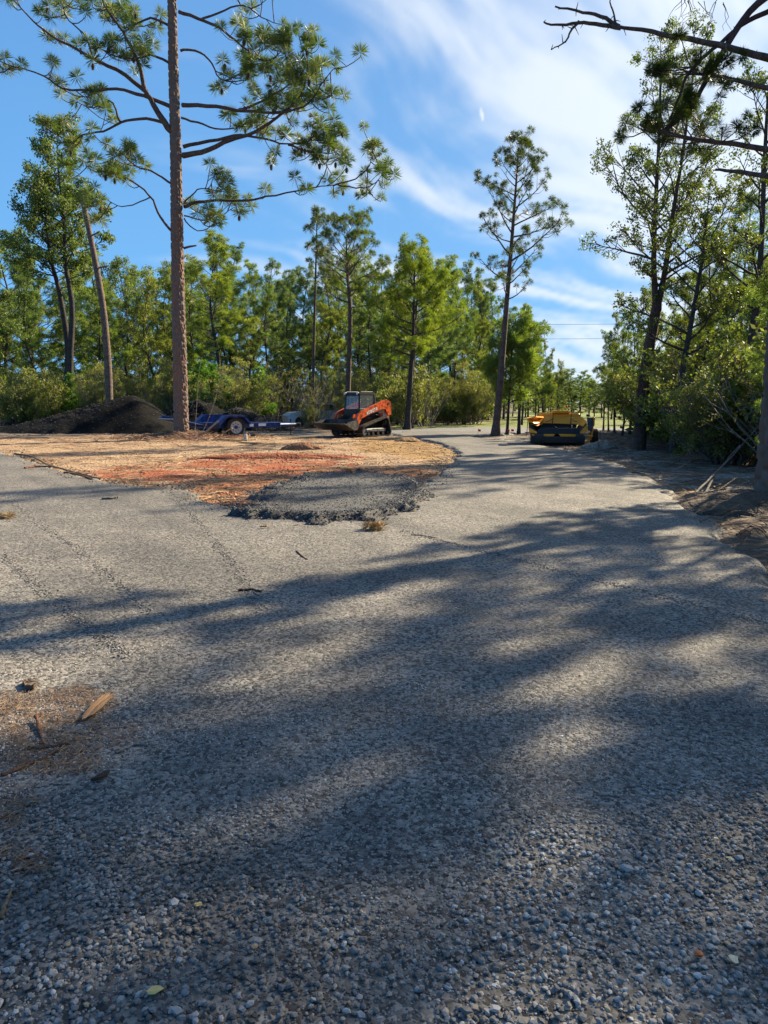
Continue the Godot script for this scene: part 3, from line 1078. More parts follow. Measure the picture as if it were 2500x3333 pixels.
func hero_trees() -> void:
	rng.seed = 202
	# ---- the big pine in the clearing
	var D := 31.5
	var base := at(592, HORIZON, D)
	base.y = 0.0
	var t := thing("tall_pine", "tall rough-barked pine standing alone on the dirt between drive and gravel piles", "tree", base)
	var tp := local(px_path([[592, 1440], [590, 1380], [586, 1200], [581, 1000], [577, 800], [574, 600], [570, 400], [564, 200], [560, 0], [556, -200], [552, -420]], D), base)
	tp[0].y = -0.25
	var fine := pathed(tp, 720)
	var rad := []
	for k in fine.size():
		var f := k / 719.0
		rad.append(lerpf(0.305, 0.11, pow(f, 1.15)) * (1.0 + 0.18 * exp(-f * 25.0) + 0.5 * exp(-f * 90.0)))
	obj("trunk", barky(fine, rad, 52, 0.055, Color(0.19, 0.105, 0.070), Color(0.125, 0.10, 0.085)), M.litter, t)
	var tufts := []
	for c in [Color(0.175, 0.230, 0.050), Color(0.235, 0.265, 0.070), Color(0.130, 0.190, 0.044)]:
		for k in 5:
			var b := MB.new()
			b.leaves(clumps["fine"][k], c)
			tufts.append(b.mesh())
	var cone := MB.new()
	cone.col = Color(0.06, 0.042, 0.03)
	cone.tube([Vector3(0, 0, 0), Vector3(0, -0.03, 0), Vector3(0, -0.10, 0), Vector3(0, -0.17, 0), Vector3(0, -0.21, 0)], [0.015, 0.045, 0.052, 0.035, 0.008], 7, true)
	for k in 40:
		var a := k * 2.4
		var y := -0.02 - 0.17 * k / 40.0
		var r := 0.05 * (1.0 - absf(y + 0.09) * 4.0)
		var o := Vector3(cos(a), 0, sin(a))
		cone.tri(Vector3(0, y, 0) + o * r + o.cross(Vector3.UP) * 0.014, Vector3(0, y - 0.02, 0) + o * (r + 0.025), Vector3(0, y, 0) + o * r - o.cross(Vector3.UP) * 0.014)
	var cone_mesh := cone.mesh()
	# branches: start radius, twigs, depth at the tip, path
	var br := [
		[0.085, 5, 1.2, [[600, 672], [640, 660], [700, 652], [800, 655], [870, 640], [980, 620], [1060, 605], [1110, 600]]],
		[0.035, 7, 0.5, [[1085, 603], [1150, 585], [1195, 550], [1212, 500], [1216, 470]]],
		[0.035, 6, 0.9, [[1100, 601], [1170, 612], [1215, 600], [1250, 560]]],
		[0.03, 7, 1.4, [[1030, 610], [1060, 560], [1065, 520], [1110, 515]]],
		[0.12, 13, -1.5, [[595, 505], [660, 492], [740, 460], [800, 440], [880, 400], [940, 350], [985, 300], [1000, 230], [1000, 160]]],
		[0.08, 14, 1.0, [[595, 478], [690, 458], [780, 440], [870, 455], [940, 470], [1030, 455], [1085, 470]]],
		[0.05, 9, 1.8, [[940, 470], [1000, 490], [1040, 490], [1080, 430]]],
		[0.09, 15, -2.0, [[592, 340], [680, 345], [790, 360], [880, 365], [950, 360], [1010, 330], [1050, 270], [1090, 220]]],
		[0.06, 12, -1.0, [[780, 358], [850, 330], [920, 290], [960, 240], [1000, 130]]],
		[0.05, 10, 2.0, [[590, 385], [650, 400], [720, 420], [800, 400], [870, 330], [905, 270]]],
		[0.055, 10, 1.6, [[586, 165], [640, 165], [690, 205], [720, 260], [800, 260], [860, 230]]],
		[0.075, 13, -1.6, [[582, 40], [650, 62], [720, 95], [790, 150], [850, 195], [900, 185], [930, 130]]],
		[0.05, 8, 1.0, [[650, 62], [720, 40], [790, 15], [860, 60], [920, 80]]],
		[0.15, 8, -0.8, [[572, 445], [530, 390], [495, 330], [468, 280], [450, 200], [410, 120], [370, 60], [330, 0], [300, -80]]],
		[0.10, 9, 1.5, [[478, 300], [400, 240], [300, 190], [230, 150], [160, 110], [100, 60], [50, 5], [0, -60]]],
		[0.085, 10, -1.3, [[556, 345], [460, 310], [390, 290], [300, 295], [200, 285], [130, 240], [30, 212], [-30, 190]]],
		[0.07, 9, 0.9, [[545, 400], [470, 385], [400, 395], [340, 425], [270, 440], [230, 465], [160, 450], [150, 400]]],
		[0.05, 8, -0.8, [[560, 600], [500, 560], [440, 540], [400, 500], [350, 470]]],
		[0.06, 11, 1.4, [[562, 755], [520, 700], [490, 640], [430, 590], [360, 560], [300, 555], [270, 520]]],
		[0.03, 5, 1.0, [[490, 640], [420, 670], [360, 660], [310, 610]]],
		[0.035, 6, 1.5, [[600, 700], [660, 715], [720, 700], [770, 670]]],
		[0.035, 5, -1.2, [[600, 660], [640, 620], [680, 610], [700, 570]]],
		[0.03, 4, -0.7, [[598, 710], [640, 750], [690, 735], [705, 700]]],
		[0.06, 9, -1.0, [[560, 210], [500, 180], [440, 190], [370, 180], [320, 150]]],
		[0.06, 10, 1.5, [[556, 90], [500, 60], [440, 80], [400, 100], [350, 40]]],
		[0.05, 8, 0.5, [[300, 190], [280, 120], [220, 60], [200, 0]]],
		[0.05, 8, 0.8, [[390, 395], [360, 330], [300, 350], [250, 330]]],
		[0.07, 9, -2.2, [[560, -60], [640, -120], [760, -150], [880, -140]]],
		[0.07, 9, 2.2, [[556, -120], [460, -180], [340, -200], [260, -190]]],
		[0.05, 9, 1.0, [[554, -260], [600, -330], [680, -360]]],
		[0.05, 9, -1.0, [[554, -300], [500, -370], [430, -390]]]]
	var made := 0
	var all_tips := []
	for a in br:
		var pts := []
		var cnt: int = a[3].size()
		for k in cnt:
			var f := float(k) / (cnt - 1)
			var q: Vector3 = at(a[3][k][0], a[3][k][1], D + a[2] * (f if a[0] > 0.05 or a[0] == 0.05 else 0.6 + f * 0.4)) - base
			pts.append(q)
		var sp := pathed(pts, cnt * 3)
		for k in sp.size(): sp[k] += rdir() * 0.025
		var rs := []
		for k in sp.size(): rs.append(lerpf(a[0], 0.012, pow(float(k) / (sp.size() - 1), 0.8)))
		var mb := MB.new()
		mb.col = Color(0.15, 0.10, 0.075)
		mb.tube(sp, rs, 7)
		var tips := []
		for k in a[1]:
			var f := 1.0 if k == 0 else lerpf(0.38, 1.0, (k + rng.randf()) / a[1])
			f = minf(f, 1.0)
			var fk := f * (sp.size() - 1)
			var i := mini(int(fk), sp.size() - 2)
			var q: Vector3 = sp[i].lerp(sp[i + 1], fk - i)
			if k == 0:
				tips.append([q, sp[-1] - sp[-2]])
				continue
			var tw := rdir()
			tw.y = tw.y * 0.7 + 0.15
			tw = tw.normalized() * rr(0.5, 1.25)
			var e := q + tw
			mb.tube(pathed([q, q + tw * 0.45 + Vector3(0, -0.14, 0), e - Vector3(0, 0.06, 0), e + Vector3(0, 0.12, 0)], 7), [0.022, 0.02, 0.018, 0.016, 0.014, 0.012, 0.010], 4)
			tips.append([e + Vector3(0, 0.1, 0), Vector3(0, 1, 0) + tw * 0.4])
			if rng.randf() < 0.75:
				var e2 := q + tw * 0.5 + rdir() * 0.5 + Vector3(0, 0.1, 0)
				mb.tube([q + tw * 0.45 + Vector3(0, -0.1, 0), e2 - Vector3(0, 0.05, 0), e2], [0.014, 0.012, 0.010], 4)
				tips.append([e2, Vector3(0, 1, 0) + rdir() * 0.4])
		obj("branch", mb, M.bark, t)
		all_tips.append_array(tips)
	for k in range(all_tips.size() - 1, 0, -1):                           # the same shuffle on every run
		var w := rng.randi() % (k + 1)
		var keep = all_tips[k]
		all_tips[k] = all_tips[w]
		all_tips[w] = keep
	var more := MB.new()
	for q in all_tips:
		made += 1
		var y: Vector3 = q[1].normalized()
		var x := y.cross(rdir()).normalized()
		var xf := Transform3D(Basis(x, y, x.cross(y)).scaled_local(Vector3.ONE * rr(0.33, 0.50)), q[0])
		if made > 295:
			more.leaves(xf * clumps["fine"][made % 5], [Color(0.175, 0.230, 0.050), Color(0.235, 0.265, 0.070), Color(0.130, 0.190, 0.044)][made % 3])
		else:
			obj("needle_tuft", tufts[rng.randi() % 15], M.needle, t).transform = xf
		if rng.randf() < 0.14:
			var cn := obj("pine_cone", cone_mesh, M.litter, t)
			cn.transform = Transform3D(Basis(Vector3.RIGHT, rr(-0.3, 0.3)).scaled_local(Vector3.ONE * 1.2), q[0] + Vector3(rr(-0.1, 0.1), -0.1, rr(-0.1, 0.1)))
	if more.v.size(): obj("needle_tufts", more, M.needle, t).set_meta("kind", "stuff")
	var stub := MB.new()
	stub.col = Color(0.22, 0.10, 0.06)
	stub.tube(local(px_path([[598, 808], [615, 803], [640, 799]], D - 0.1), base), [0.05, 0.045, 0.03], 7, true)
	obj("broken_stub", stub, M.bark, t)
	mound("root_mound", "mound of dark soil and roots round the foot of the tall lone pine", Vector3(base.x, 0, base.z), 1.55, 1.1, 0.30, Color(0.11, 0.06, 0.038), Color(0.25, 0.14, 0.085), M.ground)

	# ---- slender tall pines in the clearing and by the drive
	tuft_tree("clearing_pine", "tall thin pine with open tufted crown beside the drive and yellow machine", [[1612, 1424], [1632, 1200], [1650, 980], [1668, 760], [1680, 600], [1688, 480]], 34.5, {"n": 44, "from": 0.40, "len": 2.35, "r0": 0.19, "prof": [0.9, 1.05, 0.9, 0.7, 0.5, 0.3], "dens": 3.7, "size": 0.25})
	tuft_tree("clearing_pine", "thin pine with rounded tufted crown behind the orange loader", [[1128, 1400], [1135, 1200], [1140, 1020], [1132, 900], [1128, 820], [1130, 752]], 45.0, {"n": 36, "from": 0.42, "len": 2.7, "r0": 0.2, "prof": [0.7, 1.0, 1.0, 0.85, 0.6, 0.35], "dens": 3.2, "size": 0.30, "c0": Color(0.12, 0.165, 0.035), "c1": Color(0.20, 0.225, 0.055)})
	tuft_tree("clearing_pine", "very slender pine with a few tufts on top, left of the orange loader", [[1018, 1396], [1020, 1200], [1026, 950], [1030, 800], [1032, 684]], 46.0, {"n": 13, "from": 0.55, "len": 1.25, "r0": 0.13, "prof": [0.9, 0.9, 0.8, 0.6, 0.3, 0.1], "dens": 2.6, "size": 0.34, "el0": 0.4})
	var b0 := at(1325, HORIZON, 43.0)
	b0.y = 0
	tree("full_pine", "full yellow-green pine with dark trunk right of the orange loader", "tree", b0, local(px_path([[1325, 1404], [1335, 1250], [1345, 1100], [1348, 950], [1350, 835]], 43.0), b0), opts(PINE, {"r0": 0.2, "n": 50, "from": 0.34, "len": 2.7, "size": 0.31, "c0": Color(0.16, 0.22, 0.025), "c1": Color(0.31, 0.35, 0.04), "prof": [0.6, 1.0, 1.0, 0.8, 0.6, 0.25]}))
	for a in [[1650, 1418, 1668, 1110, 36.0, 0.09], [1688, 1418, 1700, 1040, 37.0, 0.10]]:
		var bs := at(a[0], HORIZON, a[4])
		bs.y = 0
		tree("sapling_pine", "young slim pine between the lone roadside pine and the yellow machine", "tree", bs, local(px_path([[a[0], a[1] + 6], [(a[0] + a[2]) / 2, (a[1] + a[3]) / 2], [a[2], a[3]]], a[4]), bs), opts(PINE, {"r0": a[5], "n": 26, "from": 0.35, "len": 1.7}), "slim pines beside the yellow machine")

	# ---- left: broken snag, big forked oak
	var bs2 := at(357, HORIZON, 44.0)
	bs2.y = 0
	var sn := thing("pine_snag", "broken-topped bare pine trunk leaning left behind the gravel pile", "dead tree", bs2)
	var mb2 := MB.new()
	mb2.col = Color(0.24, 0.17, 0.13)
	mb2.tube(pathed(local(px_path([[357, 1404], [352, 1200], [335, 1000], [300, 800], [265, 632]], 44.0), bs2), 24), range(24).map(func(k): return lerpf(0.24, 0.13, k / 23.0)), 10, true)
	obj("trunk", mb2, M.bark, sn)
	for q in [[[292, 770], [312, 760], [325, 752]], [[318, 872], [340, 868], [352, 866]]]:
		var m3 := MB.new()
		m3.col = Color(0.24, 0.17, 0.13)
		m3.tube(local(px_path(q, 44.0), bs2), [0.06, 0.045, 0.03], 6, true)
		obj("branch_stub", m3, M.bark, sn)
	for a in [[[[232, 1390], [228, 1180], [235, 1000], [212, 850], [208, 700], [190, 560], [185, 440]], 52.0, "dark oak with crooked trunk and open crown behind the gravel pile"], [[[215, 1390], [222, 1150], [195, 960], [165, 840], [150, 720], [140, 600]], 52.6, "second dark oak leaning left beside the crooked oak"]]:
		var bo := at(a[0][0][0], HORIZON, a[1])
		bo.y = 0
		tree("dark_oak", a[2], "tree", bo, local(px_path(a[0], a[1]), bo), opts(OAK, {"r0": 0.3, "n": 34, "from": 0.42, "len": 3.5, "dens": 5.5, "size": 0.42, "prof": [0.8, 1.1, 0.9, 0.8, 0.6, 0.35], "el0": 0.15, "flat": 0.4, "c0": Color(0.08, 0.13, 0.035), "c1": Color(0.19, 0.23, 0.05)}))

	# ---- right of the drive
	var bf := at(2080, HORIZON, 24.0)
	bf.y = 0
	var fk := thing("forked_tree", "tall reddish-trunked forked tree with dark open crown right of the yellow machine", "tree", bf)
	var o2 := opts(OAK, {"bark": Color(0.13, 0.085, 0.065), "r0": 0.20, "r1": 0.03, "n": 30, "from": 0.12, "len": 2.1, "dens": 7.0, "size": 0.19, "per": 2, "skip": 0.12, "prof": [0.9, 1.1, 0.9, 0.9, 0.8, 0.45], "el0": 0.35, "el1": 0.9, "flat": 0.55, "c0": Color(0.07, 0.11, 0.03), "c1": Color(0.17, 0.20, 0.05), "bare": 0.4, "lift": 0.2})
	var tk := MB.new()
	tk.col = o2.bark
	tk.tube(pathed(local(px_path([[2080, 1474], [2092, 1300], [2110, 1150], [2138, 1000]], 24.0), bf), 18), range(18).map(func(k): return lerpf(0.21, 0.16, k / 17.0)), 10, true)
	obj("trunk", tk, M.bark, fk)
	for pth in [[[2136, 1010], [2128, 850], [2135, 650], [2145, 450], [2152, 190]], [[2138, 1010], [2165, 880], [2190, 700], [2225, 480], [2262, 200]]]:
		dress(fk, grow(local(px_path(pth, 24.0), bf), opts(o2, {"r0": 0.115})), o2)
	for a in [[[[2190, 1480], [2215, 1250], [2250, 1050], [2285, 850], [2300, 700]], 22.5, 0.13, "slim dark-trunked tree leaning right in the wood by the drive"], [[[2375, 1490], [2420, 1250], [2455, 1050], [2475, 850], [2490, 500], [2500, 300]], 21.0, 0.17, "dark straight tree deeper in the wood right of the drive edge"]]:
		var bo := at(a[0][0][0], HORIZON, a[1])
		bo.y = 0
		tree("woodland_tree", a[3], "tree", bo, local(px_path(a[0], a[1]), bo), opts(o2, {"r0": a[2], "from": 0.35, "len": 2.0, "bark": BARK_DARK, "c1": Color(0.19, 0.20, 0.045)}))
	# the trunk at the right edge and its boughs overhead
	var be := at(2500, HORIZON, 10.9)
	be.y = 0
	var ed := thing("edge_pine", "rough dark pine with bare boughs reaching over the drive", "tree", be)
	var epts := pathed(local(px_path([[2500, 1670], [2520, 1400], [2545, 1000], [2570, 500], [2600, 0], [2620, -400]], 10.9), be), 200)
	var er := []
	for k in 200: er.append(lerpf(0.20, 0.10, k / 199.0) * (1.0 + 0.4 * exp(-k / 10.0)))
	obj("trunk", barky(epts, er, 40, 0.045, Color(0.10, 0.062, 0.045), Color(0.13, 0.10, 0.08)), M.litter, ed)
	var boughs := [
		[0.055, [[2600, 215], [2500, 190], [2400, 160], [2230, 125], [2100, 100], [2010, 88]], 0, 0.0],
		[0.03, [[2020, 92], [1950, 78], [1880, 75], [1820, 82], [1770, 72]], 0, 0.0],
		[0.03, [[2015, 88], [1960, 55], [1890, 38], [1805, 22]], 0, 0.0],
		[0.018, [[1885, 70], [1860, 100], [1840, 135], [1795, 160]], 0, 0.0],
		[0.014, [[2010, 85], [1995, 40], [1985, -10], [2000, -60]], 0, 0.0],
		[0.04, [[2600, 305], [2500, 285], [2400, 262], [2320, 245], [2240, 240]], 14, 0.45],
		[0.045, [[2600, 505], [2500, 487], [2400, 470], [2250, 450], [2150, 428], [2080, 405]], 26, 0.4],
		[0.045, [[2600, 590], [2500, 575], [2400, 560], [2330, 552]], 0, 0.0],
		[0.05, [[2560, -60], [2460, 20], [2390, 110], [2330, 210], [2295, 270], [2250, 350], [2190, 400], [2150, 430]], 6, 0.7],
		[0.035, [[2560, 10], [2450, 60], [2380, 110], [2300, 180], [2240, 240], [2210, 320], [2180, 390]], 5, 0.6]]
	for a in boughs:
		var mb3 := MB.new()
		mb3.col = Color(0.15, 0.115, 0.095) if a[0] != 0.05 and a[0] != 0.035 else Color(0.10, 0.05, 0.04)
		var sp := pathed(local(px_path(a[1], 10.2), be), a[1].size() * 3)
		for k in sp.size(): sp[k] += rdir() * 0.008
		var rs := []
		for k in sp.size(): rs.append(lerpf(a[0], a[0] * 0.35, float(k) / (sp.size() - 1)))
		mb3.tube(sp, rs, 7, true)
		for k in 7:
			var q: Vector3 = sp[rng.randi() % sp.size()]
			mb3.tube([q, q + rdir() * rr(0.05, 0.12)], [0.008, 0.003], 4)
		var fb := MB.new()
		for k in a[2]:
			var f := lerpf(a[3], 1.0, rng.randf()) * (sp.size() - 1)
			var q: Vector3 = sp[mini(int(f), sp.size() - 1)]
			var tw := (rdir() * Vector3(1, 0.35, 1) + Vector3(-0.25, 0.3, 0)).normalized() * rr(0.25, 0.75)
			mb3.tube([q, q + tw * 0.5 - Vector3(0, 0.04, 0), q + tw], [0.010, 0.008, 0.005], 4)
			for z in 3: leaf_at(fb, "fine", q + tw * rr(0.7, 1.05) + rdir() * 0.05, tw, rr(0.10, 0.15), Color(0.075, 0.10, 0.025) * rr(0.7, 1.3))
		obj("bough", mb3, M.bark, ed)
		if a[2]: obj("needles", fb, M.needle, ed)
	for k in 14:
		var mb4 := MB.new()
		mb4.col = Color(0.09, 0.07, 0.06)
		var q := at(rr(2230, 2360), rr(-30, 20), 10.2) - be
		var pts := [q]
		for s in 4: pts.append(pts[-1] + Vector3(rr(-0.10, 0.08), rr(-0.12, -0.03), rr(-0.05, 0.05)))
		mb4.tube(pts, [0.006, 0.005, 0.004, 0.003, 0.002], 3)
		obj("hanging_twig", mb4, M.bark, ed)

func tuft_tree(called, label, path: Array, dist: float, more: Dictionary) -> void:
	var b := at(path[0][0], HORIZON, dist)
	b.y = 0
	tree(called, label, "tree", b, local(px_path(path, dist), b), opts(TUFT, more))

# ------------------------------------------------------------------ piles
func mound(called, label, where: Vector3, rx: float, rz: float, h: float, c0: Color, c1: Color, m: Material, shape = null) -> MeshInstance3D:
	var b := MB.new()
	var n := 56
	var w := 26
	b.v.append(Vector3(0, 0, 0)); b.c.append(c1)
	for j in range(0, w + 1):
		for i in n:
			var a := TAU * i / n
			var f := float(j) / w
			var x := cos(a) * rx * f
			var z := sin(a) * rz * f
			var p := Vector2(x + where.x, z + where.z)
			var y: float
			var edge := 1.0 + nz.get_noise_2d(cos(a) * 25.0 + where.x * 9.0, sin(a) * 25.0) * 0.35
			if shape == null:
				y = h * pow(maxf(0.0, 1.0 - pow(f / edge, 1.6)), 0.9)
			else:
				y = shape.call(x, z, f)
			y += nz2.get_noise_2d(p.x * 30.0, p.y * 30.0) * minf(h * 0.28, 0.10) * (1.0 - f * f)
			if j == w: y = -0.12
			b.v.append(Vector3(x, y, z))
			b.c.append(c0.lerp(c1, clampf(0.5 + nz2.get_noise_2d(p.x * 60.0, p.y * 60.0 + y * 60.0), 0, 1)))
	for j in w:
		for i in n:
			var a := 1 + j * n + i
			var e := 1 + j * n + (i + 1) % n
			for q in [a, a + n, e, e, a + n, e + n]: b.ix.append(q)
	b.v[0] = b.v[1]
	b.n = normals(b)
	var o := obj(called, b, m)
	o.position = where
	tag(o, label, "mound")
	return o

func pile(label, px0, px1, peak_px, peak_row, dist, depth, sharp) -> void:
	# a heap whose ridge falls from its peak towards both ends
	var a := at(px0, HORIZON, dist)
	var b := at(px1, HORIZON, dist)
	var pk := at(peak_px, peak_row, dist)
	var mid := (a.x + b.x) * 0.5
	var rx := (b.x - a.x) * 0.5
	var kx := pk.x - mid
	var H := pk.y
	var o := mound("gravel_pile", label, Vector3(mid, 0, -dist), rx, depth, H, Color(0.010, 0.010, 0.010), Color(0.030, 0.029, 0.028), M.pile, func(x, z, f):
		var side: float = (x - kx) / (rx - kx) if x > kx else (kx - x) / (rx + kx)
		var ridge: float = H * (pow(maxf(0.0, 1.0 - side), sharp) if x < kx and sharp > 1.0 else 1.0 - pow(minf(side, 1.0), 1.45))
		var wob := nz.get_noise_2d(x * 8.0 + dist, z * 8.0) * 0.2
		var fall: float = (sqrt(pow(z - wob + (x - kx) * 0.12, 2.0) + 0.12) - 0.34) * 0.72
		var y: float = minf(ridge, H + 0.12 - fall * 0.55 - side * 0.2) - fall * 0.62
		return maxf(y, -0.05) * (1.0 - pow(f, 8.0)))
	tag(o, label, "gravel pile", "gravel piles before the wood")
	spill(Vector3(mid, 0, -dist), rx, depth, 420)
	var av: PackedVector3Array = o.mesh.surface_get_arrays(0)[Mesh.ARRAY_VERTEX]
	var pl := []
	var co := PackedColorArray()
	while pl.size() < 1500:
		var v0 := av[rng.randi() % av.size()]
		var v1 := av[rng.randi() % av.size()]
		if v0.y < 0.03: continue
		if v0.distance_to(v1) > 0.5: v1 = v0
		var s := rr(0.03, 0.085)
		pl.append(Transform3D((Basis(Vector3.UP, rr(0, TAU)) * Basis(Vector3.RIGHT, rr(-0.6, 0.6))).scaled_local(Vector3.ONE * s), v0.lerp(v1, rng.randf()) + Vector3(rr(-0.05, 0.05), 0.0, rr(-0.05, 0.05))))
		co.append(Color(0.030, 0.029, 0.028) * rr(0.4, 2.2))
	scatter("pile_stones", o, stone_meshes[4], M.stone, pl, co)

func spill(c: Vector3, rx: float, rz: float, n: int) -> void:
	var pl := []
	var co := PackedColorArray()
	for k in n:
		var a := rr(0, TAU)
		var f := rr(0.85, 1.08)
		var s := rr(0.03, 0.08)
		pl.append(Transform3D(Basis(Vector3.UP, rr(0, TAU)).scaled_local(Vector3.ONE * s), c + Vector3(cos(a) * rx * f, s * 0.3, sin(a) * rz * f)))
		co.append(Color(0.05, 0.05, 0.053) * rr(0.6, 1.8))
	scatter("spilled_stones", null, stone_meshes[1], M.stone, pl, co)

func piles() -> void:
	rng.seed = 303
	pile("large dark gravel pile with long low tail left of the lone pine", -60, 605, 425, 1286, 39.5, 4.6, 1.15)
	pile("rounded gravel pile behind the blue trailer", 470, 800, 650, 1304, 43.5, 3.2, 0.8)
	pile("low gravel heap with bare ridge right of the blue trailer fender", 660, 925, 770, 1326, 42.0, 2.6, 0.8)
	pile("small dark gravel heap at the right end of the piles", 780, 975, 850, 1354, 41.0, 1.8, 0.8)
	# raised pad of fresh millings at the edge of the drive
	var outline := px_poly([[782, 1690], [805, 1650], [850, 1608], [940, 1572], [1010, 1556], [1120, 1551], [1240, 1553], [1330, 1568], [1400, 1588], [1392, 1640], [1345, 1680], [1200, 1706], [1060, 1716], [960, 1712], [860, 1704]])
	var b := MB.new()
	var lo := Vector2(1e9, 1e9)
	var hi := -lo
	for p in outline:
		lo = lo.min(p); hi = hi.max(p)
	lo -= Vector2(0.6, 0.6)
	hi += Vector2(0.6, 0.6)
	var nx := 110
	var ny := 130
	var id := {}
	var pl := []
	var co := PackedColorArray()
	for j in ny + 1:
		for i in nx + 1:
			var p := Vector2(lerpf(lo.x, hi.x, float(i) / nx), lerpf(lo.y, hi.y, float(j) / ny))
			var n1 := nz2.get_noise_2d(p.x * 60.0, p.y * 60.0)
			var d := seg_dist(p, outline) + n1 * 0.17 + nz.get_noise_2d(p.x * 14.0, p.y * 14.0) * 0.30
			if d < -0.32: continue
			var rim := exp(-pow((d - 0.22) / 0.16, 2.0))
			var y := lerpf(0.0, 0.105, sm(-0.12, 0.30, d)) + rim * 0.025 * (1.0 + n1 * 2.0) + nz2.get_noise_2d(p.x * 160.0, p.y * 160.0) * 0.014 * (0.4 + rim)
			id[Vector2i(i, j)] = b.v.size()
			b.v.append(Vector3(p.x, y, p.y))
			b.c.append(Color(0.040, 0.039, 0.038).lerp(Color(0.125, 0.120, 0.110), clampf(sm(0.3, 0.8, d + n1 * 0.7 + (-9.0 - p.y) * 0.12), 0, 1)))
			if rng.randf() < (0.95 if d < 0.6 and d > -0.1 else 0.35):
				for q in 2:
					var s := rr(0.012, 0.035) * (1.25 if d < 0.35 else 0.8)
					pl.append(Transform3D((Basis(Vector3.UP, rr(0, TAU)) * Basis(Vector3.RIGHT, rr(-0.6, 0.6))).scaled_local(Vector3.ONE * s), Vector3(p.x + rr(-0.02, 0.02), y + s * 0.2, p.y + rr(-0.025, 0.025))))
					co.append(Color(0.055, 0.055, 0.058) * rr(0.5, 2.2))
	for j in ny:
		for i in nx:
			var q := [Vector2i(i, j), Vector2i(i + 1, j), Vector2i(i, j + 1), Vector2i(i + 1, j + 1)]
			if q.all(func(k): return id.has(k)):
				for k in [q[0], q[1], q[2], q[1], q[3], q[2]]: b.ix.append(id[k])
	b.n = normals(b)
	var o := obj("millings_pad", b, M.road)
	tag(o, "raised black pad of fresh crushed asphalt at the edge of the drive", "gravel pad")
	scatter("pad_gravel", o, stone_meshes[2], M.stone, pl, co)
	var sp := gp(1960, 1460)
	mound("sand_heap", "small heap of grey sand and roots beside the yellow machine", Vector3(sp.x, 0, sp.z), 0.75, 0.6, 0.28, Color(0.20, 0.16, 0.12), Color(0.34, 0.29, 0.23), M.ground)
	sp = gp(1325, 1436)
	mound("dirt_lump", "small lump of ochre dirt at the bend of the drive", Vector3(sp.x, 0, sp.z), 0.55, 0.45, 0.18, Color(0.22, 0.12, 0.04), Color(0.34, 0.2, 0.08), M.ground)
	sp = gp(985, 1462)
	mound("dirt_clod", "broken reddish clod of dirt in front of the orange loader", Vector3(sp.x, 0, sp.z), 0.8, 0.35, 0.22, Color(0.40, 0.17, 0.07), Color(0.25, 0.11, 0.05), M.ground)
	sp = gp(900, 1492)
	mound("clay_ridge", "low ridge of red clay pushed up across the dirt", Vector3(sp.x, 0, sp.z), 2.6, 0.4, 0.16, Color(0.30, 0.075, 0.025), Color(0.40, 0.11, 0.04), M.ground)
	sp = gp(2410, 1650)
	mound("brush_mound", "mound of brown soil and brush by the rough dark pine", Vector3(sp.x + 0.2, 0, sp.z), 1.3, 1.1, 0.26, Color(0.07, 0.045, 0.03), Color(0.14, 0.09, 0.055), M.ground)

# ------------------------------------------------------------------ machines
func pv(a: Array) -> PackedVector2Array:
	var o := PackedVector2Array()
	for q in a: o.append(Vector2(q[0], q[1]))
	return o

func one(called, m, parent, f: Callable) -> MeshInstance3D:
	var b := MB.new()
	f.call(b)
	return obj(called, b, m, parent)

func hull(circles: Array, grow_: float) -> PackedVector2Array:
	var p := PackedVector2Array()
	for c in circles:
		for k in 28: p.append(Vector2(c[0], c[1]) + Vector2.from_angle(TAU * k / 28) * (c[2] + grow_))
	var h := Geometry2D.convex_hull(p)
	h.remove_at(h.size() - 1)
	return h

func letters(text: String, size: float, m: Material, parent, xf: Transform3D) -> void:
	var t := TextMesh.new()
	var f := SystemFont.new()
	f.font_names = PackedStringArray(["Droid Sans"])
	f.font_weight = 700
	t.font = f
	t.text = text
	t.font_size = 64
	t.pixel_size = size / 48.0
	t.depth = 0.004
	var o := MeshInstance3D.new()
	o.mesh = t
	o.material_override = m
	o.name = "lettering"
	parent.add_child(o, true)
	o.transform = xf

func machines() -> void:
	rng.seed = 404
	loader()
	trailer()
	paver()
	car()

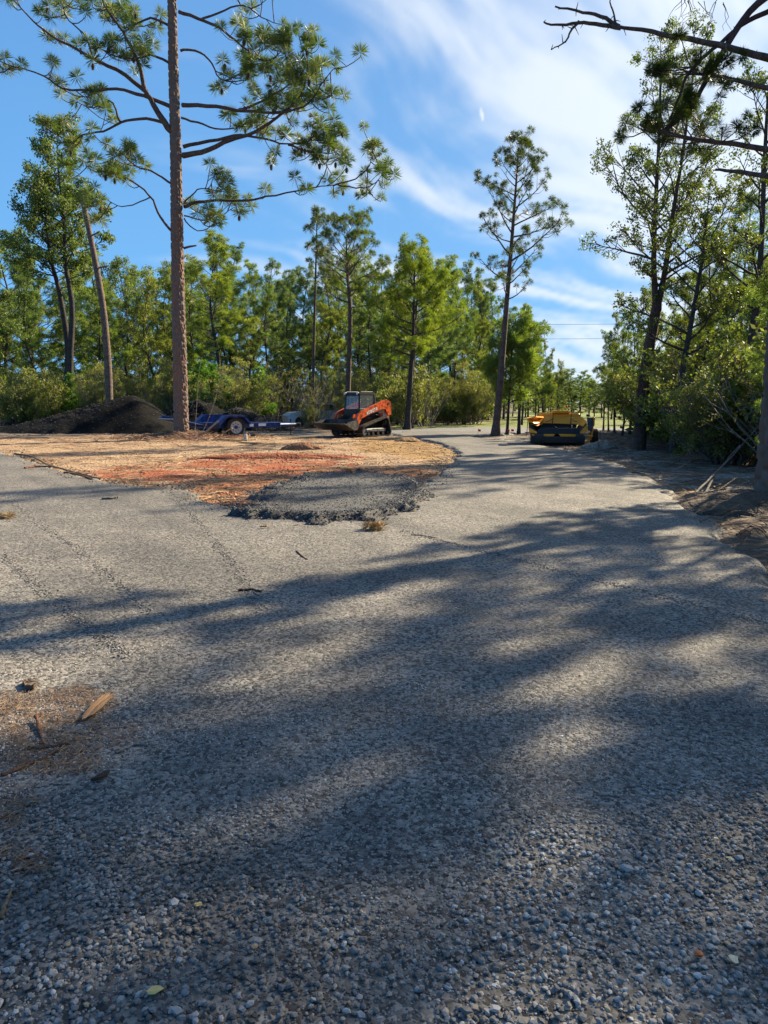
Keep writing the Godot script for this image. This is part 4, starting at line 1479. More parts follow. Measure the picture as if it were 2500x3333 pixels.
func loader() -> void:
	var p := gp(1176, 1419)
	var t := thing("track_loader", "orange compact track loader with black cab and raised-lip bucket on the dirt", "loader", Vector3(p.x, 0.0, p.z), deg_to_rad(230.0))
	var cs := [[0.78, 0.25, 0.22], [-0.86, 0.22, 0.19], [-0.70, 0.66, 0.21]]
	for s in [-1.0, 1.0]:
		var z: float = s * 0.76
		var track := one("track", M.rubber, t, func(b):
			var outer := hull(cs, 0.0)
			var inner := hull(cs, -0.055)
			var n := outer.size()
			for k in n:
				var a := outer[k]
				var c := outer[(k + 1) % n]
				var mid := (a + c) * 0.5
				var ia := a - (a - Vector2(-0.1, 0.35)).normalized() * 0.05
				var ic := c - (c - Vector2(-0.1, 0.35)).normalized() * 0.05
				b.quad(Vector3(a.x, a.y, z - 0.21), Vector3(a.x, a.y, z + 0.21), Vector3(c.x, c.y, z + 0.21), Vector3(c.x, c.y, z - 0.21))
				b.quad(Vector3(a.x, a.y, z + 0.21), Vector3(ia.x, ia.y, z + 0.21), Vector3(ic.x, ic.y, z + 0.21), Vector3(c.x, c.y, z + 0.21))
				b.quad(Vector3(a.x, a.y, z - 0.21), Vector3(c.x, c.y, z - 0.21), Vector3(ic.x, ic.y, z - 0.21), Vector3(ia.x, ia.y, z - 0.21))
				b.quad(Vector3(ia.x, ia.y, z - 0.21), Vector3(ic.x, ic.y, z - 0.21), Vector3(ic.x, ic.y, z + 0.21), Vector3(ia.x, ia.y, z + 0.21)))
		var path := hull(cs, 0.012)
		var total := 0.0
		for k in path.size(): total += path[k].distance_to(path[(k + 1) % path.size()])
		var cnt := 52
		var k := 0
		var run := 0.0
		for q in cnt:
			var want := total * q / cnt
			while run + path[k].distance_to(path[(k + 1) % path.size()]) < want:
				run += path[k].distance_to(path[(k + 1) % path.size()])
				k += 1
			var a := path[k]
			var c := path[(k + 1) % path.size()]
			var u := (c - a).normalized()
			var pt := a + u * (want - run)
			one("tread_lug", M.dusty if u.x * s * s > 0.2 or pt.y > 0.5 else M.rubber, track, func(b): b.box(Vector3(pt.x, pt.y, z), Vector3(0.045, 0.035, 0.41), Basis(Vector3.BACK, u.angle()), 0.006))
		one("track_frame", M.grey, t, func(b):
			b.box(Vector3(-0.05, 0.30, z), Vector3(1.35, 0.17, 0.30), Basis(), 0.03)
			b.box(Vector3(0.48, 0.30, z + s * 0.02), Vector3(0.42, 0.13, 0.32), Basis(), 0.03))
		one("sprocket", M.black, t, func(b):
			b.cyl(Vector3(-0.70, 0.66, z - 0.10), Vector3(-0.70, 0.66, z + 0.10), 0.15, 18)
			b.cyl(Vector3(-0.70, 0.66, z + s * 0.10), Vector3(-0.70, 0.66, z + s * 0.17), 0.07, 14))
		one("idler", M.grey, t, func(b): b.cyl(Vector3(0.78, 0.25, z - 0.15), Vector3(0.78, 0.25, z + 0.15), 0.165, 18))
		for x in [-0.86, -0.5, -0.15, 0.2, 0.5]:
			one("roller", M.black, t, func(b): b.cyl(Vector3(x, 0.15, z - 0.16), Vector3(x, 0.15, z + 0.16), 0.085, 14))
		var arm := one("lift_arm", M.orange, t, func(b): b.prism(pv([[-1.28, 1.42], [-1.20, 1.60], [-1.02, 1.68], [-0.78, 1.66], [0.15, 1.36], [0.82, 1.14], [1.02, 1.02], [1.16, 0.78], [1.26, 0.40], [1.10, 0.34], [0.98, 0.62], [0.80, 0.84], [0.40, 0.98], [-0.30, 1.16], [-0.62, 1.26], [-0.88, 1.22], [-1.02, 0.98], [-1.26, 0.98]]), s * 0.70 - 0.07, s * 0.70 + 0.07))
		one("pivot_cap", M.black, arm, func(b): b.cyl(Vector3(-1.08, 1.50, s * 0.62), Vector3(-1.08, 1.50, s * 0.785), 0.06, 12))
		if s < 0:
			var bs := Basis(Vector3(-1, 0, 0), Vector3(0, 1, 0), Vector3(0, 0, -1)) * Basis(Vector3.BACK, 0.30)
			letters("KUBOTA", 0.15, M.white, arm, Transform3D(bs, Vector3(0.12, 1.165, -0.774)))
		one("side_cover", M.orange, t, func(b): b.prism(pv([[-1.22, 0.62], [-0.86, 0.55], [-0.72, 0.80], [-0.62, 1.06], [-1.20, 1.12]]), s * 0.60 - 0.06, s * 0.60 + 0.06))
		one("lift_cylinder", M.steel, t, func(b):
			b.cyl(Vector3(-0.95, 0.9, s * 0.55), Vector3(-0.1, 1.0, s * 0.57), 0.045, 10)
			b.cyl(Vector3(-0.1, 1.0, s * 0.57), Vector3(0.5, 1.02, s * 0.60), 0.028, 10))
		one("front_arm_plate", M.orange, t, func(b): b.prism(pv([[0.92, 1.02], [1.06, 1.02], [1.20, 0.55], [1.12, 0.36], [0.98, 0.62]]), s * 0.48 - 0.02, s * 0.48 + 0.02))
		one("tilt_cylinder", M.steel, t, func(b): b.cyl(Vector3(0.95, 0.98, s * 0.40), Vector3(1.26, 0.72, s * 0.40), 0.04, 10))
	letters("SVL", 0.15, M.white, t, Transform3D(Basis(Vector3(-1, 0, 0), Vector3(0, 1, 0), Vector3(0, 0, -1)) * Basis(Vector3.BACK, -0.05), Vector3(-0.93, 0.97, -0.664)))
	letters("95-2s", 0.11, M.white, t, Transform3D(Basis(Vector3(-1, 0, 0), Vector3(0, 1, 0), Vector3(0, 0, -1)) * Basis(Vector3.BACK, -0.05), Vector3(-0.96, 0.82, -0.664)))
	one("chassis", M.black, t, func(b):
		b.box(Vector3(-0.15, 0.62, 0), Vector3(1.75, 0.68, 1.04), Basis(), 0.03)
		b.box(Vector3(-0.85, 1.12, 0), Vector3(0.72, 0.52, 1.02), Basis(), 0.05))
	one("red_strip", M.red, t, func(b): b.box(Vector3(0.35, 0.86, -0.60), Vector3(0.55, 0.06, 0.05), Basis(Vector3.BACK, 0.05), 0.01))
	one("rear_door", M.grey, t, func(b): b.box(Vector3(-1.27, 0.82, 0), Vector3(0.10, 0.62, 1.25), Basis(), 0.03))
	one("exhaust", M.black, t, func(b): b.tube([Vector3(-0.95, 1.36, 0.2), Vector3(-0.98, 1.62, 0.2), Vector3(-1.04, 1.74, 0.2)], [0.05, 0.05, 0.045], 10, true))
	for k in 3:
		one("hydraulic_hose", M.black, t, func(b): b.tube(pathed([Vector3(-0.35, 1.12 - k * 0.05, -0.60), Vector3(0.15, 0.98 - k * 0.05, -0.63), Vector3(0.62, 0.92 - k * 0.04, -0.62), Vector3(0.96, 0.74, -0.60 + k * 0.02)], 10), range(10).map(func(_k): return 0.016), 5))
	# cab
	one("cab_frame", M.black, t, func(b):
		for s in [-1.0, 1.0]:
			b.tube([Vector3(0.66, 0.70, s * 0.44), Vector3(0.62, 1.30, s * 0.44), Vector3(0.56, 1.95, s * 0.42)], [0.05, 0.05, 0.05], 8)
			b.tube([Vector3(-0.42, 0.9, s * 0.46), Vector3(-0.42, 1.78, s * 0.44), Vector3(-0.34, 1.95, s * 0.42)], [0.05, 0.05, 0.05], 8)
			b.box(Vector3(0.1, 1.22, s * 0.46), Vector3(1.1, 0.10, 0.05))
			b.box(Vector3(0.1, 1.90, s * 0.44), Vector3(1.0, 0.09, 0.05))
		b.box(Vector3(0.62, 1.22, 0), Vector3(0.06, 0.08, 0.86))
		b.box(Vector3(0.57, 1.90, 0), Vector3(0.07, 0.10, 0.86))
		b.box(Vector3(-0.42, 1.30, 0), Vector3(0.06, 0.10, 0.86)))
	one("cab_roof", M.black, t, func(b): b.prism(pv([[0.66, 1.93], [0.60, 2.02], [-0.30, 2.03], [-0.46, 1.96], [-0.46, 1.92]]), -0.47, 0.47))
	one("roof_edge", M.grey, t, func(b):
		for s in [-1.0, 1.0]: b.tube([Vector3(0.5, 2.03, s * 0.45), Vector3(-0.28, 2.035, s * 0.45), Vector3(-0.44, 1.95, s * 0.455), Vector3(-0.455, 1.5, s * 0.47)], [0.02, 0.02, 0.02, 0.018], 6))
	for s in [-1.0, 1.0]:
		var win := one("side_window", M.glass, t, func(b): b.box(Vector3(0.1, 1.57, s * 0.462), Vector3(0.94, 0.60, 0.006), Basis(), 0.001))
		for k in 9: one("guard_bar", M.black, win, func(b): b.cyl(Vector3(-0.32 + k * 0.105, 1.28, s * 0.45), Vector3(-0.32 + k * 0.105, 1.86, s * 0.45), 0.006, 5))
		for k in 7: one("guard_bar", M.black, win, func(b): b.cyl(Vector3(-0.38, 1.32 + k * 0.085, s * 0.445), Vector3(0.58, 1.32 + k * 0.085, s * 0.445), 0.006, 5))
	one("windscreen", M.glass, t, func(b): b.box(Vector3(0.605, 1.57, 0), Vector3(0.006, 0.60, 0.80), Basis(Vector3.BACK, 0.09), 0.001))
	one("rear_grille", M.black, t, func(b):
		for k in 9: b.box(Vector3(-0.42, 1.36 + k * 0.062, 0), Vector3(0.012, 0.012, 0.84), Basis(), 0.002)
		for k in 8: b.box(Vector3(-0.425, 1.6, -0.38 + k * 0.108), Vector3(0.012, 0.56, 0.012), Basis(), 0.002))
	one("seat", M.grey, t, func(b):
		b.box(Vector3(0.02, 1.12, 0), Vector3(0.48, 0.14, 0.46), Basis(), 0.04)
		b.box(Vector3(-0.22, 1.42, 0), Vector3(0.12, 0.58, 0.44), Basis(Vector3.BACK, 0.12), 0.04))
	for s in [-1.0, 1.0]:
		var lamp := one("work_lamp", M.black, t, func(b): b.cyl(Vector3(0.60, 1.96, s * 0.38), Vector3(0.69, 1.96, s * 0.38), 0.065, 14))
		one("lens", M.white, lamp, func(b): b.cyl(Vector3(0.692, 1.96, s * 0.38), Vector3(0.70, 1.96, s * 0.38), 0.056, 14))
	one("front_opening", M.black, t, func(b):
		b.box(Vector3(0.70, 0.95, 0), Vector3(0.05, 0.46, 0.72), Basis(), 0.02)
		for k in 5: b.box(Vector3(0.735, 0.80 + k * 0.07, 0), Vector3(0.02, 0.02, 0.5), Basis(), 0.004))
	one("coupler", M.black, t, func(b): b.box(Vector3(1.26, 0.52, 0), Vector3(0.10, 0.44, 1.10), Basis(), 0.02))
	# bucket
	var bk := one("bucket", M.steel, t, func(b):
		var pr := [Vector2(1.32, 0.80), Vector2(1.30, 0.48), Vector2(1.40, 0.36), Vector2(1.55, 0.33), Vector2(2.16, 0.60)]
		for k in 4:
			var a: Vector2 = pr[k]
			var c: Vector2 = pr[k + 1]
			var n := (c - a).normalized().orthogonal() * 0.018
			b.prism(PackedVector2Array([a - n, c - n, c + n, a + n]), -1.0, 1.0))
	for s in [-1.0, 1.0]:
		one("bucket_side", M.steel, bk, func(b): b.prism(pv([[1.32, 0.80], [1.30, 0.48], [1.40, 0.36], [1.55, 0.33], [2.14, 0.59], [1.95, 0.68]]), s * 0.99 - 0.014, s * 0.99 + 0.014))
	one("cutting_edge", M.dusty, bk, func(b): b.box(Vector3(2.16, 0.602, 0), Vector3(0.16, 0.025, 2.04), Basis(Vector3.BACK, 0.42), 0.004))

func wheel(parent, x, r, z, w) -> void:
	var wh := one("wheel", M.rubber, parent, func(b):
		var pr := [[r * 0.62, 0.5], [r * 0.90, 0.5], [r * 0.985, 0.40], [r, 0.2], [r, -0.2], [r * 0.985, -0.40], [r * 0.90, -0.5], [r * 0.62, -0.5]]
		var pts := []
		var rd := []
		for q in pr:
			pts.append(Vector3(x, r, z + q[1] * w))
			rd.append(q[0])
		var n := 28
		for k in pr.size() - 1:
			for i in n:
				var a0 := TAU * i / n
				var a1 := TAU * (i + 1) / n
				var f := func(a, q): return Vector3(x + cos(a) * q[0], r + sin(a) * q[0], z + q[1] * w)
				b.quad(f.call(a0, pr[k]), f.call(a0, pr[k + 1]), f.call(a1, pr[k + 1]), f.call(a1, pr[k])))
	for s in [-1.0, 1.0]:
		one("rim", M.pale, wh, func(b):
			b.cyl(Vector3(x, r, z), Vector3(x, r, z + s * w * 0.30), r * 0.60, 24)
			for k in 24:
				var a0 := TAU * k / 24
				var a1 := TAU * (k + 1) / 24
				var d0 := Vector3(cos(a0), sin(a0), 0)
				var d1 := Vector3(cos(a1), sin(a1), 0)
				var c := Vector3(x, r, z)
				var o := Vector3(0, 0, s * w * 0.46)
				b.quad(c + d0 * r * 0.64 + o, c + d0 * r * 0.54 + o * 0.6, c + d1 * r * 0.54 + o * 0.6, c + d1 * r * 0.64 + o))
		one("hub", M.blue, wh, func(b): b.cyl(Vector3(x, r, z + s * w * 0.2), Vector3(x, r, z + s * w * 0.62), r * 0.17, 14))
		for k in 8:
			one("rim_hole", M.black, wh, func(b): b.cyl(Vector3(x + cos(TAU * k / 8) * r * 0.38, r + sin(TAU * k / 8) * r * 0.38, z + s * w * 0.28), Vector3(x + cos(TAU * k / 8) * r * 0.38, r + sin(TAU * k / 8) * r * 0.38, z + s * w * 0.306), r * 0.06, 8))

func trailer() -> void:
	var p := gp(766, 1424)
	var yaw := deg_to_rad(38.0)
	var fw := Vector3(cos(yaw), 0, -sin(yaw))
	var rt := Vector3(sin(yaw), 0, cos(yaw))
	var t := thing("equipment_trailer", "blue drop-deck equipment trailer with white spoked rim parked behind the lone pine", "trailer", Vector3(p.x, 0, p.z) - rt * 1.12, yaw)
	t.scale = Vector3.ONE * 1.14
	var R := 0.40
	for s in [-1.0, 1.0]:
		wheel(t, 0.0, R, s * 0.98, 0.24)
		one("fender", M.blue, t, func(b):
			var pr := [Vector2(-0.78, 0.56), Vector2(-0.44, 0.86), Vector2(0.36, 0.86), Vector2(0.62, 0.52)]
			for k in 3:
				var a: Vector2 = pr[k]
				var c: Vector2 = pr[k + 1]
				var n := (c - a).normalized().orthogonal() * 0.012
				b.prism(PackedVector2Array([a - n, c - n, c + n, a + n]), s * 0.98 - 0.18, s * 0.98 + 0.18)
			b.prism(pv([[-0.78, 0.53], [-0.78, 0.57], [-0.44, 0.87], [0.36, 0.87], [0.62, 0.53], [0.58, 0.50], [0.30, 0.79], [-0.38, 0.79], [-0.70, 0.50]]), s * 1.16 - 0.012, s * 1.16 + 0.012)
			b.prism(pv([[-0.78, 0.50], [-0.44, 0.85], [0.36, 0.85], [0.62, 0.50]]), s * 0.82 - 0.02, s * 0.82 + 0.02))
		one("side_rail", M.blue, t, func(b):
			b.box(Vector3(0.55, 0.46, s * 0.76), Vector3(3.2, 0.20, 0.08), Basis(), 0.012)
			b.box(Vector3(-0.95, 0.56, s * 0.78), Vector3(0.6, 0.10, 0.12), Basis(), 0.012))
		one("tail_lamp", M.red, t, func(b): b.box(Vector3(-1.075, 0.50, s * 0.68), Vector3(0.03, 0.09, 0.20), Basis(), 0.01))
		one("tongue_beam", M.blue, t, func(b): b.tube([Vector3(2.1, 0.46, s * 0.74), Vector3(3.25, 0.44, s * 0.12)], [0.075, 0.075], 4, true))
	one("deck", M.blue, t, func(b):
		b.box(Vector3(0.55, 0.40, 0), Vector3(3.15, 0.05, 1.44), Basis(), 0.01)
		b.box(Vector3(-1.02, 0.46, 0), Vector3(0.10, 0.22, 1.60), Basis(), 0.012)
		b.box(Vector3(2.12, 0.46, 0), Vector3(0.10, 0.20, 1.56), Basis(), 0.012))
	one("axle", M.black, t, func(b): b.cyl(Vector3(0, R, -0.86), Vector3(0, R, 0.86), 0.045, 10))
	one("coupler", M.black, t, func(b):
		b.box(Vector3(3.38, 0.44, 0), Vector3(0.40, 0.12, 0.16), Basis(), 0.03)
		b.cyl(Vector3(3.55, 0.36, 0), Vector3(3.55, 0.48, 0), 0.06, 10))
	one("jack", M.black, t, func(b):
		b.cyl(Vector3(3.05, 0.03, 0.1), Vector3(3.05, 0.66, 0.1), 0.03, 8)
		b.box(Vector3(3.05, 0.02, 0.1), Vector3(0.16, 0.02, 0.16)))
	one("chain", M.steel, t, func(b):
		b.tube(pathed([Vector3(3.1, 0.38, 0.12), Vector3(3.2, 0.22, 0.14), Vector3(3.35, 0.24, 0.10), Vector3(3.45, 0.38, 0.06)], 10), range(10).map(func(_k): return 0.012), 5))
	var rp := one("ramp", M.blue, t, func(b):
		b.box(Vector3(-1.72, 0.60, 0), Vector3(1.35, 0.05, 1.45), Basis(Vector3.BACK, -0.22), 0.01)
		b.box(Vector3(-1.70, 0.68, -0.70), Vector3(1.2, 0.14, 0.05), Basis(Vector3.BACK, -0.22), 0.01))
	one("ramp_edge", M.pale, rp, func(b): b.box(Vector3(-2.37, 0.735, 0), Vector3(0.06, 0.03, 1.47), Basis(Vector3.BACK, -0.22), 0.005))
	for q in [[1.30, 0.50, 0.24], [0.82, 0.49, 0.12]]:
		one("sticker", M.white, t, func(b): b.box(Vector3(q[0], q[1] - 0.03, 0.803), Vector3(q[2] * 1.4, 0.10, 0.004), Basis(), 0.001))

func plate(b: MB, pts: Array, th: float) -> void:
	# a flat polygon in space, given as points, made th thick
	var n: Vector3 = (pts[1] - pts[0]).cross(pts[2] - pts[0]).normalized()
	var m := pts.size()
	for k in range(1, m - 1):
		b.tri(pts[0] + n * th * 0.5, pts[k] + n * th * 0.5, pts[k + 1] + n * th * 0.5)
		b.tri(pts[0] - n * th * 0.5, pts[k + 1] - n * th * 0.5, pts[k] - n * th * 0.5)
	for k in m:
		var a: Vector3 = pts[k]
		var c: Vector3 = pts[(k + 1) % m]
		b.quad(a - n * th * 0.5, c - n * th * 0.5, c + n * th * 0.5, a + n * th * 0.5)

func paver() -> void:
	# z towards the camera is its front, where the hopper opens
	var p := gp(1822, 1451)
	var t := thing("asphalt_paver", "yellow asphalt paver with tar-black hopper and bumper parked beside the drive", "paver", Vector3(p.x, 0, p.z - 0.3), deg_to_rad(-6.0))
	one("push_bumper", M.tar, t, func(b):
		b.box(Vector3(-0.14, 0.22, 0.42), Vector3(1.78, 0.24, 0.14), Basis(), 0.02)
		b.box(Vector3(-0.80, 0.28, 0.47), Vector3(0.46, 0.14, 0.06), Basis(), 0.01)
		b.box(Vector3(0.50, 0.26, 0.47), Vector3(0.48, 0.16, 0.06), Basis(), 0.01)
		b.box(Vector3(-0.14, 0.20, 0.50), Vector3(0.20, 0.02, 0.03)))
	for s in [[-0.45, 0.60], [0.34, 0.76]]:
		one("yellow_apron", M.yellow, t, func(b): b.prism(pv([[s[0] - s[1] / 2, 0.43], [s[0] + s[1] / 2, 0.42], [s[0] + s[1] / 2 - (0.1 if s[0] < 0 else 0.0), 0.30], [s[0] - s[1] / 2 + (0.1 if s[0] < 0 else 0.12), 0.30]]), 0.34, 0.375))
	one("hopper_floor", M.tar, t, func(b):
		plate(b, [Vector3(-0.80, 0.44, 0.36), Vector3(0.70, 0.44, 0.36), Vector3(0.66, 0.40, -0.75), Vector3(-0.70, 0.40, -0.75)], 0.04)
		plate(b, [Vector3(-0.82, 0.42, 0.34), Vector3(0.72, 0.42, 0.34), Vector3(0.72, 0.60, 0.28), Vector3(-0.76, 0.60, 0.28)], 0.03)
		plate(b, [Vector3(-0.70, 0.40, -0.74), Vector3(0.70, 0.40, -0.74), Vector3(0.80, 0.82, -0.80), Vector3(-0.75, 0.82, -0.80)], 0.03))
	var hd := one("hopper_back", M.yellow, t, func(b):
		plate(b, [Vector3(-0.58, 0.78, -0.70), Vector3(0.92, 0.74, -0.70), Vector3(1.00, 0.98, -0.86), Vector3(0.60, 1.15, -0.96), Vector3(-0.10, 1.17, -0.97), Vector3(-0.56, 1.15, -0.96)], 0.05)
		b.box(Vector3(0.18, 1.20, -0.92), Vector3(0.62, 0.10, 0.3), Basis(), 0.02)
		b.box(Vector3(0.15, 0.95, -1.35), Vector3(1.5, 0.42, 1.0), Basis(), 0.05))
	one("sticker", M.white, hd, func(b): b.box(Vector3(0.27, 1.09, -0.895), Vector3(0.17, 0.06, 0.006), Basis(Vector3.RIGHT, -0.59), 0.001))
	for x in [-0.11, 0.55]:
		one("tie_rod", M.tar, t, func(b): b.tube([Vector3(x, 1.15, -0.72), Vector3(x - 0.02, 0.80, -0.70), Vector3(x, 0.68, -0.45), Vector3(x + (0.08 if x < 0 else -0.05), 0.62, -0.2)], [0.015, 0.015, 0.015, 0.015], 6))
	for q in [[-0.11, -0.42], [0.55, 0.72]]:
		one("chain", M.tar, t, func(b): b.tube(pathed([Vector3(q[0], 0.98, -0.70), Vector3((q[0] + q[1]) / 2, 0.87, -0.55), Vector3(q[1], 0.86, -0.45)], 8), range(8).map(func(_k): return 0.013), 5))
	one("left_wing", M.yellow, t, func(b):
		plate(b, [Vector3(-1.12, 0.96, 0.30), Vector3(-0.84, 1.04, 0.24), Vector3(-0.47, 1.00, -0.70), Vector3(-0.50, 0.76, -0.70), Vector3(-0.80, 0.72, 0.20), Vector3(-1.10, 0.80, 0.28)], 0.03)
		plate(b, [Vector3(-1.13, 0.98, 0.28), Vector3(-0.84, 1.04, 0.22), Vector3(-0.47, 1.02, -0.74), Vector3(-1.10, 0.98, -0.74)], 0.03)
		plate(b, [Vector3(-1.11, 0.67, 0.32), Vector3(-1.02, 0.52, 0.34), Vector3(-0.80, 0.50, 0.36), Vector3(-0.80, 0.44, 0.36), Vector3(-1.06, 0.44, 0.34)], 0.03))
	one("wing_tar", M.tar, t, func(b):
		plate(b, [Vector3(-1.10, 0.82, 0.295), Vector3(-0.80, 0.75, 0.21), Vector3(-0.52, 0.78, -0.68), Vector3(-0.72, 0.42, -0.60), Vector3(-0.80, 0.50, 0.33), Vector3(-1.08, 0.64, 0.315)], 0.04)
		plate(b, [Vector3(0.72, 0.44, 0.30), Vector3(0.98, 0.80, 0.20), Vector3(0.90, 0.82, -0.72), Vector3(0.66, 0.42, -0.70)], 0.04))
	one("right_wing", M.yellow, t, func(b):
		plate(b, [Vector3(0.98, 0.76, 0.22), Vector3(1.00, 0.56, 0.30), Vector3(0.74, 0.43, 0.345), Vector3(0.72, 0.50, 0.34), Vector3(0.90, 0.62, 0.30)], 0.035)
		plate(b, [Vector3(0.80, 0.74, -0.68), Vector3(0.98, 0.96, -0.60), Vector3(1.0, 0.86, 0.10), Vector3(0.84, 0.70, 0.18)], 0.03))
	one("wing_end", M.grey, t, func(b):
		plate(b, [Vector3(0.99, 1.02, 0.10), Vector3(1.19, 1.00, 0.02), Vector3(1.22, 0.54, 0.10), Vector3(1.02, 0.54, 0.26)], 0.04)
		plate(b, [Vector3(1.19, 1.00, 0.02), Vector3(1.24, 0.96, -0.70), Vector3(1.26, 0.54, -0.70), Vector3(1.22, 0.54, 0.10)], 0.04))
	one("side_frame", M.yellow, t, func(b):
		b.box(Vector3(1.24, 0.86, -0.05), Vector3(0.09, 0.34, 0.14), Basis(), 0.02)
		b.box(Vector3(1.00, 0.36, 0.30), Vector3(0.36, 0.05, 0.08), Basis(), 0.01)
		b.box(Vector3(0.84, 0.22, 0.30), Vector3(0.05, 0.32, 0.08), Basis(), 0.01)
		b.box(Vector3(1.03, 0.22, 0.30), Vector3(0.05, 0.32, 0.08), Basis(), 0.01)
		b.box(Vector3(1.00, 0.08, 0.30), Vector3(0.36, 0.06, 0.10), Basis(), 0.01)
		b.box(Vector3(1.18, 0.42, 0.10), Vector3(0.06, 0.42, 0.08), Basis(Vector3.BACK, -0.2), 0.01)
		b.box(Vector3(-0.92, 0.40, 0.30), Vector3(0.10, 0.10, 0.10), Basis(), 0.02))
	for s in [-1.0, 1.0]:
		var tr := one("crawler_track", M.rubber, t, func(b):
			var h := hull([[0.35, 0.22, 0.22], [-1.2, 0.22, 0.22]], 0.0)
			b.prism(h, s * 0.72 - 0.15 + 0.1, s * 0.72 + 0.15 + 0.1, Transform3D(Basis(Vector3(0, 0, 1), Vector3(0, 1, 0), Vector3(-1, 0, 0)), Vector3(0.1, 0, 0.0))))
		tr.position.x = 0.0
	one("rear_wheel", M.rubber, t, func(b): b.cyl(Vector3(1.22, 0.30, -0.25), Vector3(1.42, 0.30, -0.25), 0.30, 20))
	one("chassis", M.tar, t, func(b): b.box(Vector3(0.05, 0.42, -0.95), Vector3(1.4, 0.40, 1.5), Basis(), 0.03))
	one("screed", M.tar, t, func(b): b.box(Vector3(0.15, 0.25, -2.0), Vector3(1.7, 0.35, 0.6), Basis(), 0.03))
	one("step_rail", M.tar, t, func(b):
		b.tube([Vector3(-1.12, 0.98, 0.2), Vector3(-1.15, 0.5, 0.3), Vector3(-1.18, 0.36, 0.32)], [0.014, 0.014, 0.014], 5)
		b.box(Vector3(-1.05, 0.46, 0.36), Vector3(0.36, 0.03, 0.05), Basis(Vector3.BACK, -0.1)))
	one("console", M.black, t, func(b):
		b.tube([Vector3(0.50, 1.16, -1.0), Vector3(0.50, 1.28, -1.0), Vector3(0.42, 1.36, -1.0)], [0.025, 0.022, 0.02], 6, true)
		b.box(Vector3(0.75, 1.14, -1.1), Vector3(0.3, 0.08, 0.2)))
	one("control_knob", M.red, t, func(b): b.box(Vector3(0.41, 1.39, -1.0), Vector3(0.08, 0.09, 0.06), Basis(), 0.025))
	one("work_lamp", M.black, t, func(b): b.box(Vector3(1.06, 1.08, -0.2), Vector3(0.10, 0.10, 0.08), Basis(), 0.02))
	one("lever", M.yellow, t, func(b): b.tube([Vector3(1.50, 0.05, 0.0), Vector3(1.44, 0.36, -0.1)], [0.02, 0.02], 5, true))

func car() -> void:
	# a pale car half hidden in the brush
	var p := at(1050, HORIZON, 49.0)
	var t := thing("parked_car", "pale blue-white car half hidden by brush left of the orange loader", "car", Vector3(p.x - 0.4, 0, -49.0), deg_to_rad(200.0))
	var body := mat(0.50, 0.56, 0.60, 0.3)
	one("body", body, t, func(b): b.prism(pv([[-2.1, 0.35], [-2.15, 0.75], [-1.9, 0.95], [-0.9, 1.0], [1.0, 1.0], [1.9, 0.88], [2.15, 0.7], [2.1, 0.32], [1.7, 0.26], [-1.7, 0.26]]), -0.85, 0.85))
	one("cabin", body, t, func(b): b.prism(pv([[-1.35, 0.98], [-0.95, 1.48], [0.35, 1.52], [1.05, 0.98]]), -0.72, 0.72))
	one("windscreen", M.black, t, func(b): plate(b, [Vector3(1.02, 1.03, -0.66), Vector3(1.02, 1.03, 0.66), Vector3(0.40, 1.49, 0.62), Vector3(0.40, 1.49, -0.62)], 0.03))
	for s in [-1.0, 1.0]:
		one("side_window", M.black, t, func(b): b.prism(pv([[-1.15, 1.04], [-0.88, 1.42], [0.30, 1.45], [0.80, 1.04]]), s * 0.72 - 0.01, s * 0.72 + 0.01))
		one("headlight", M.white, t, func(b): b.box(Vector3(2.08, 0.72, s * 0.62), Vector3(0.08, 0.12, 0.28), Basis(), 0.03))
		for x in [-1.3, 1.35]: one("wheel", M.rubber, t, func(b): b.cyl(Vector3(x, 0.32, s * 0.66), Vector3(x, 0.32, s * 0.87), 0.32, 18))

# ------------------------------------------------------------------ small things
func stick(called, label, pts: Array, r: float, c: Color, group = "sticks lying on the drive", lift := 0.0) -> void:
	var w := []
	for q in pts:
		var p := gp(q[0], q[1], 0.05)
		p.y = (road_top(p.x, p.z) if Geometry2D.is_point_in_polygon(Vector2(p.x, p.z), road_poly) else ground_h(p.x, p.z)) + r * 0.7 + (q[2] if q.size() > 2 else 0.0) + lift
		w.append(p)
	var b := MB.new()
	b.col = c
	var base: Vector3 = w[0]
	var sp := pathed(local(w, base), w.size() * 4)
	var rs := []
	for k in sp.size():
		rs.append(r * rr(0.75, 1.15) * (1.0 - 0.45 * k / sp.size()))
		sp[k] += rdir() * r * 0.35
	b.tube(sp, rs, 6, true)
	var o := obj(called, b, M.bark)
	o.position = base
	tag(o, label, "stick", group)

